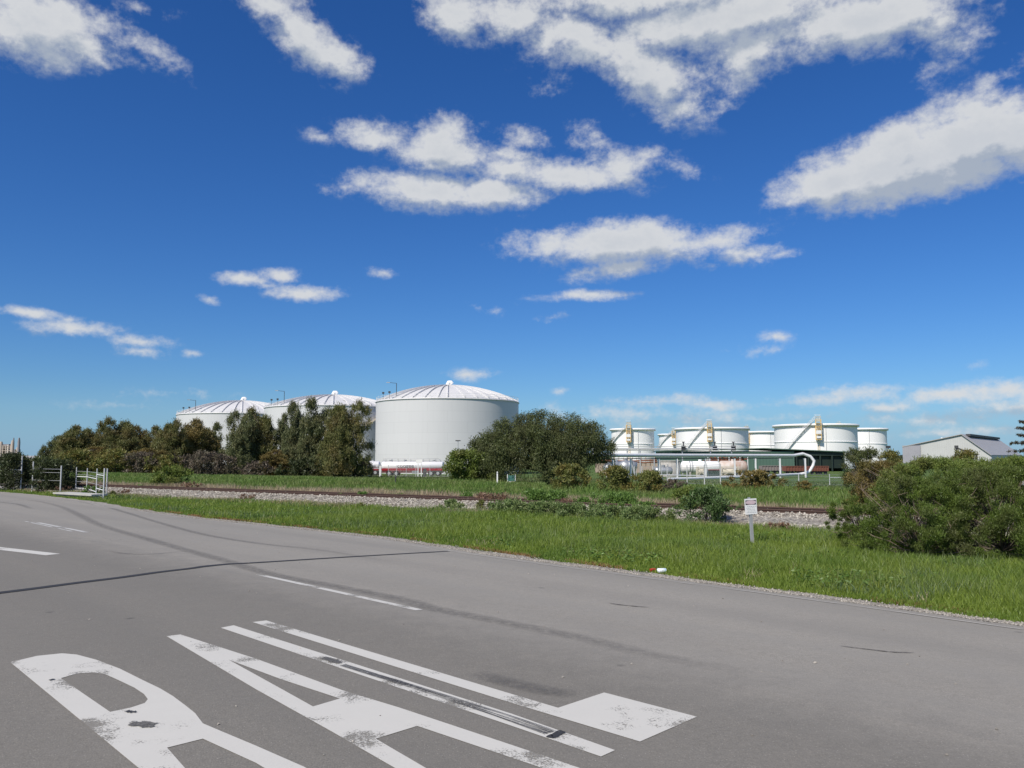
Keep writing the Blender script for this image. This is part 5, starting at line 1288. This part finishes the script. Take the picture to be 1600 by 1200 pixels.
# distant refinery and things on the far left
rt = empty('refinery_plant', at(12, 900), 0, 'distant refinery columns and buildings on the far left horizon', 'refinery'); inv = Vector(rt.location)
M_rfa = mat('refinery_beige', (.50,.42,.36), .8, ns=.1); M_rfb = mat('refinery_grey', (.26,.25,.27), .8, ns=.1); M_rfc = mat('refinery_pale', (.62,.60,.57), .8, ns=.1)
for (x, yt, r, m_) in ((2,690,2.2,M_rfa),(20,688,1.8,M_rfa),(21.5,684,.9,M_rfb),(30,684,1.4,M_rfb),(27,699,1.3,M_rfa),(13,695,1.2,M_rfc),(-6,688,2,M_rfa)):
    q = pl(x, 900, y=yt); g = q.copy(); g.z = 0
    MB().tube([g, g.lerp(q,.8), q], [r, r, r*.55], 10).build('column', m_, rt)
for (x0, x1, yt, m_) in ((-10,3,701,M_rfc),(3,18,694,M_rfb),(5,17,698,M_rfc),(14,28,702,M_rfb)):
    a, b = pl(x0,905,y=yt), pl(x1,905,y=yt); MB().box(((a.x+b.x)/2,5,a.z/2),(b.x-a.x,10,a.z)).build('building', m_, rt)
stc = MB()
for x in (5,9,13,17): q = pl(x,899,y=696); g = q.copy(); g.z = 0; stc.bar(g,q,.8)
for yy in (697,700,704): stc.bar(pl(3,899,y=yy), pl(19,899,y=yy), .6)
stc.build('steelwork', M_rfa, rt)
for i, (x0, x1, yt, D, m_, lab) in enumerate([(38,72,714.5,330,mat('sand_wall', (.52,.44,.34), .9, ns=.3),'low sandy coloured building far left below the refinery'),(70,78,712,300,M_white,'small white hut beside the left end of the tree row')]):
    a, b = at(x0,D,y=yt), at(x1,D,y=yt); g = h((a.x+b.x)/2,D); hh = a.z-g
    rt = empty('far_building', ((a.x+b.x)/2,D,g), 0, lab, 'building'); MB().box((0,0,hh*.42),(b.x-a.x,8,hh*.84)).build('wall', m_, rt)
    MB().prism([(-4.4,0),(4.4,0),(0,hh*.16+.6)], -(b.x-a.x)/2-.3, (b.x-a.x)/2+.3, M=Matrix(((0,0,1),(1,0,0),(0,1,0))), loc=(0,0,hh*.84+.01)).build('roof', M_shed_roof if i == 0 else M_white, rt)
    MB().box((-(b.x-a.x)*.2,-4.03,hh*.35),(1.4,.06,1.2)).build('window', M_dark, rt)
# far tree belts (read as one mass)
def far_belt(name, x0, x1, D, yt, m, lab, n):
    X0, X1 = at(x0,D,z=0).x, at(x1,D,z=0).x; zt = at((x0+x1)/2,D,y=yt).z
    xs = rng.uniform(X0, X1, n); top = (zt+3.0)*(.62+.38*patch(xs, xs*.3, .09, 1))*(.85+.15*np.sin(xs*.37)); zz = -3 + top*rng.random(n)**.6; ys = D + rng.uniform(-10,10,n)
    d = rng.normal(0,1,(n,3)); o = leaves('tree_belt', np.stack([xs,ys,zz],-1), d, 2.2*D/400, .9*D/400, m, None)
    return tag(o, lab, 'trees', kind='stuff')
L_far = leafmat('far_tree_leaf', (.035,.05,.03), (.07,.085,.05), (.06,.06,.04), ns=.1, trans=.1)
far_belt('tree_belt', -60, 95, 420, 708, L_far, 'distant dark tree belt at far left below the refinery', 5000)
far_belt('tree_belt', 1380, 1720, 620, 710.5, L_far, 'distant dark tree belt behind the gabled store at right', 7000)
far_belt('tree_belt', 880, 1030, 520, 712, L_far, 'distant dark trees behind the leftmost white tank', 3000)

# ------------------------------------------------------------------ fences
def mesh_material():
    m = bpy.data.materials.new('chain_link'); nt, N, L = nodes_of(m); p = N['Principled BSDF']
    u = N.new('ShaderNodeUVMap'); u.uv_map = 'UVMap'; s = N.new('ShaderNodeSeparateXYZ'); L.new(u.outputs[0], s.inputs[0])
    def wire(sgn):
        a = mth(nt, 'ADD', s.outputs[0], mth(nt, 'MULTIPLY', s.outputs[1], sgn)); f = mth(nt, 'FRACT', mth(nt, 'MULTIPLY', a, 1/.08))
        return mth(nt, 'LESS_THAN', f, .055)
    a = mth(nt, 'MAXIMUM', wire(1.0), wire(-1.0))
    p.inputs['Base Color'].default_value = (.42,.43,.44,1); p.inputs['Roughness'].default_value = .5; L.new(a, p.inputs['Alpha']); return m
M_link = mesh_material()
M_post = mat('weathered_galvanising', (.56,.57,.57), .6, .1, col2=(.42,.43,.43), ns=5)
def fence(pts, H, lab, post_r=.04, toprail=(), name='chain_link_fence', wires=True, mesh=True, group=None, heights=None):
    """pts: world x,y of the posts"""
    o0 = Vector((pts[0][0], pts[0][1], h(*pts[0]))); rt = empty(name, o0, 0, lab, 'fence', group)
    G3 = [Vector((x, y, h(x, y))) - o0 for x, y in pts]
    for i, g in enumerate(G3):
        hh = H if heights is None else heights[i]
        MB().tube([g+Vector((0,0,-.1)), g+Vector((0,0,hh))], post_r, 8).build('post', M_post, rt)
    for (i, zz) in toprail:
        MB().tube([G3[i]+Vector((0,0,zz)), G3[i+1]+Vector((0,0,zz))], post_r*.8, 6).build('top_rail', M_steel_white, rt)
    if wires:
        wm_ = MB()
        for zz in (H-.06, H-.24, H*.5, .12):
            wm_.tube([g+Vector((0,0,zz)) for g in G3], .007 + .00006*o0.y, 4, caps=False)
        wm_.build('wire', M_galv, rt)
    if mesh:
        vs = []; 
        for g in G3: vs += [g+Vector((0,.01,.03)), g+Vector((0,.01,H-.3))]
        idx = np.arange(len(vs)).reshape(-1,2); o = npmesh('wire_mesh', vs, np.stack([idx[:-1,0], idx[1:,0], idx[1:,1], idx[:-1,1]],-1), M_link, rt)
        uvl = o.data.uv_layers.new(name='UVMap'); k = 0; run = 0
        for i in range(len(G3)-1):
            d = (G3[i+1]-G3[i]).length
            for (uq, vq) in ((run,0),(run+d,0),(run+d,H-.3),(run,H-.3)): uvl.data[k].uv = (uq,vq); k += 1
            run += d
    return rt
def fpts(lst): return [tuple(at(x, D, z=0).xy) for x, D in lst]
fence(fpts([(x, 131) for x in (318,352,388,426,445.6,463,484,513)]), 1.9, 'mesh fence in front of the casuarinas before the middle tank', toprail=[(5,1.25),(6,1.25)], post_r=.06)
fence(fpts([(543,128),(576,128),(594,129)]), 1.9, 'short fence bay with top rail below the isolated casuarina', toprail=[(0,1.2),(1,1.2)], post_r=.07)
fence(fpts([(x, 128+ (x-620)*.0) for x in (607,620,635,650,672,700,730)]), 1.8, 'thin mesh fence right before the long tanker', post_r=.04)
fence(fpts([(991,104),(1003,99),(1020,95),(1042,90),(1073,80),(1100,73),(1125,68)]), 1.85, 'fence before the vessels, posts growing towards the orange bush', toprail=[(2,.85),(3,.85),(4,.85)], post_r=.05)
fence(fpts([(1125,68),(1180,70),(1247,74),(1295,79),(1340,82),(1400,86)]), 1.15, 'low open wire fence across the field right of the orange bush', post_r=.045, toprail=[(3,.8),(4,.8)])
# barrier near the left end of the road
def fence_px(px):   # (x, ybase)
    out = []
    for x, y in px:
        q = P(x, y); out.append((q.x, q.y))
    return out
def hts(px, tops): return [at(x, P(x, y).y, y=t).z - P(x, y).z for (x, y), t in zip(px, tops)]
px = [(-70,762),(32,767)]; fence(fence_px(px), 1.85, 'wire gate panel and tall white post at the far left edge', post_r=.034, toprail=[(0,1.15)], heights=hts(px, [702,712]))
px = [(50,769),(94,771)]; fence(fence_px(px), 1.3, 'wire strands between two weathered posts before the dark bush', post_r=.034, mesh=False, heights=hts(px, [721,727.5]))
px = [(118,770),(135,771),(150,777),(161,781)]
bar = fence(fence_px(px), 1.2, 'pale pipe barrier with upper and lower rails at the culvert end', post_r=.026, toprail=[(0,.86),(1,.86),(2,1.06),(0,.25),(1,.25),(2,.42)], heights=hts(px, [730,731.5,732,731.5]), wires=True, mesh=False)
px = [(166,777),(161.5,781)]; fence(fence_px(px), 1.2, 'single leaning white post at the right end of the pipe barrier', post_r=.03, heights=hts(px, [732,732]), mesh=False, wires=False)
q = P(26, 765); tg = empty('marker_plate', q, 0, 'small white plate on a stub beside the tall white post', 'plate'); MB().bar((0,0,-.1),(0,0,1.0),.06).build('stub', M_galv, tg); MB().box((0,-.04,1.05),(.10,.03,.32)).build('plate', M_white, tg)
# culvert headwall
a, b = P(86, 775), P(144, 779); d = (b-a); rt = empty('culvert_headwall', a, math.atan2(d.y, d.x), 'low concrete culvert headwall with a pale top slab beside the road', 'headwall'); L_ = d.length
MB().box((L_/2,.3,-.05),(L_,.5,.30)).build('wall', M_concrete, rt); MB().box((L_/2,.3,.14),(L_+.15,.75,.07)).build('cap_slab', mat('pale_concrete', (.46,.45,.42), .8, ns=3), rt)

# ------------------------------------------------------------------ small things
# warning sign
b_ = P(1176, 855); t_ = at(1171, b_.y, y=779); lean = math.atan2(t_.x-b_.x, t_.z-b_.z)
sg = empty('warning_sign', b_, RD(-8), 'small white warning sign with faded oval on a leaning grey post', 'sign'); sg.rotation_euler = (0, lean, RD(14))
Ls = (t_-b_).length
MB().box((0,0,Ls/2-.1),(.062,.045,Ls+.1)).build('post', M_galv, sg)
bw_, bh = .285, .335
bo = MB().box((0,-.028,Ls-bh/2),(bw_,.008,bh)).build('board', M_white, sg)
MB().box((0,.03,Ls+.012),(.05,.03,.03)).build('clamp', M_galv, sg)
zb_ = Ls - .032 - .048
MB().box((0,-.0335,zb_),(bw_-.035,.002,.098)).build('black_panel', mat('faded_black', (.03,.03,.035), .6, ns=8), bo)
ov = MB(); pts = [(.122*math.copysign(abs(math.cos(t))**.85, math.cos(t)), .044*math.copysign(abs(math.sin(t))**.9, math.sin(t))) for t in [2*PI*k/36 for k in range(36)]]
ov.add([(x,-.0362,zb_+z) for x, z in pts], [tuple(range(36))]); ov.build('oval', mat('faded_pink', (.66,.50,.53), .6, ns=8), bo)
text_mesh('DANGER', .055, mat('washed_pink_white', (.76,.66,.69), .6, ns=8), bo, (0,-.0372,zb_), (PI/2,0,0), .0004)
tl = MB(); r_ = random.Random(5)
for row in range(5):
    x = -.11 + r_.uniform(0,.03); z = zb_ - .085 - row*.032
    while x < .09: wd = r_.uniform(.015,.04); tl.box((min(x+wd/2,.11),-.0332,z),(wd,.0012,.010)); x += wd+.010
tl.build('text_lines', mat('faded_grey_ink', (.42,.45,.46), .6, ns=8), bo)
# white marker post behind the track
q = P(777, 758.5); z = at(777, q.y, y=737).z-q.z; mp_ = empty('marker_post', q, 0, 'slim white marker post before the weeping tree', 'marker post'); MB().box((0,0,z/2-.05),(.085,.05,z+.1)).build('post', M_white, mp_); MB().box((0,0,z-.1),(.09,.056,.06)).build('reflector', M_galv, mp_)
q = P(618, 757); z = at(618, q.y, y=745).z-q.z; mp_ = empty('marker_post', q, 0, 'short dark stake in the grass before the tankers', 'stake'); MB().tube([(0,0,-.1),(0,0,z)], .04, 7).build('post', M_dark, mp_); MB().box((0,0,z),(.12,.1,.1)).build('cap', M_dark, mp_)
# right edge marker sign
q = at(1598, 26); z = at(1598,26,y=753).z-q.z; mp_ = empty('marker_sign', q, 0, 'white marker sign at the right edge behind the bushes', 'sign'); MB().box((.0,0,z/2),(.05,.05,z)).build('post', M_steel_white, mp_); MB().box((.04,-.04,z-.04),(.26,.02,.16)).build('plate', M_white, mp_)
# green sign board under the tree
q = at(799, 61.2); z0 = at(799,61.2,y=752).z-q.z; z1 = at(799,61.2,y=742).z-q.z; bd = empty('notice_board', q, 0, 'small teal board on a white frame under the weeping tree\'s edge', 'notice board')
MB().box((0,0,(z0+z1)/2),(.52,.04,z1-z0-.05)).build('board', mat('teal_paint', (.05,.17,.15), .6, ns=3), bd)
for s in (-1,1): MB().bar((s*.29,0,-.1),(s*.29,0,z1+.04),.05).build('leg', M_steel_white, bd)
MB().bar((-.29,0,z0-.03),(.29,0,z0-.03),.05).build('crossbar', M_steel_white, bd)
# litter
q = P(1034, 896); lt = empty('drink_can', q+Vector((0,0,.045)), RD(8), 'white and pale blue drink can lying on the gravel at the grass edge', 'can')
mb = MB(); n_ = 20; vs = []; prof_ = [(-.075,.02),(-.072,.032),(-.062,.038),(.062,.038),(.072,.032),(.075,.02)]
for x, r in prof_:
    for k in range(n_): vs.append((x, r*math.cos(2*PI*k/n_), r*math.sin(2*PI*k/n_)))
mb.add(vs, [(i*n_+k,(i+1)*n_+k,(i+1)*n_+(k+1)%n_,i*n_+(k+1)%n_) for i in range(5) for k in range(n_)], True); mb.add(vs[:n_], [tuple(range(n_))]); mb.add(vs[-n_:], [tuple(range(n_))[::-1]]); mb.build('body', mat('can_white', (.78,.84,.88), .35, ns=9), lt)
MB().tube([(.04,0,0),(.055,0,0)], .0388, 20, caps=False).build('blue_band', mat('can_blue', (.25,.45,.60), .35, ns=9), lt)
q = P(1020, 893.5); lt = empty('crushed_can', q+Vector((0,0,.03)), RD(30), 'crushed red can lying left of the white one at the grass edge', 'can')
mb = MB(); vs = []; r_ = random.Random(2)
for i, x in enumerate((-.05,-.035,-.01,.015,.035,.05)):
    for k in range(n_): r = .032*(1+r_.uniform(-.25,.15)); vs.append((x+r_.uniform(-.004,.004), r*math.cos(2*PI*k/n_), r*.8*math.sin(2*PI*k/n_)))
mb.add(vs, [(i*n_+k,(i+1)*n_+k,(i+1)*n_+(k+1)%n_,i*n_+(k+1)%n_) for i in range(5) for k in range(n_)]); mb.add(vs[:n_], [tuple(range(n_))]); mb.add(vs[-n_:], [tuple(range(n_))[::-1]]); mb.build('body', mat('can_red', (.50,.03,.03), .4, ns=9), lt)
MB().tube([(.046,0,0),(.054,0,0)], .022, 12).build('lid', M_galv, lt)
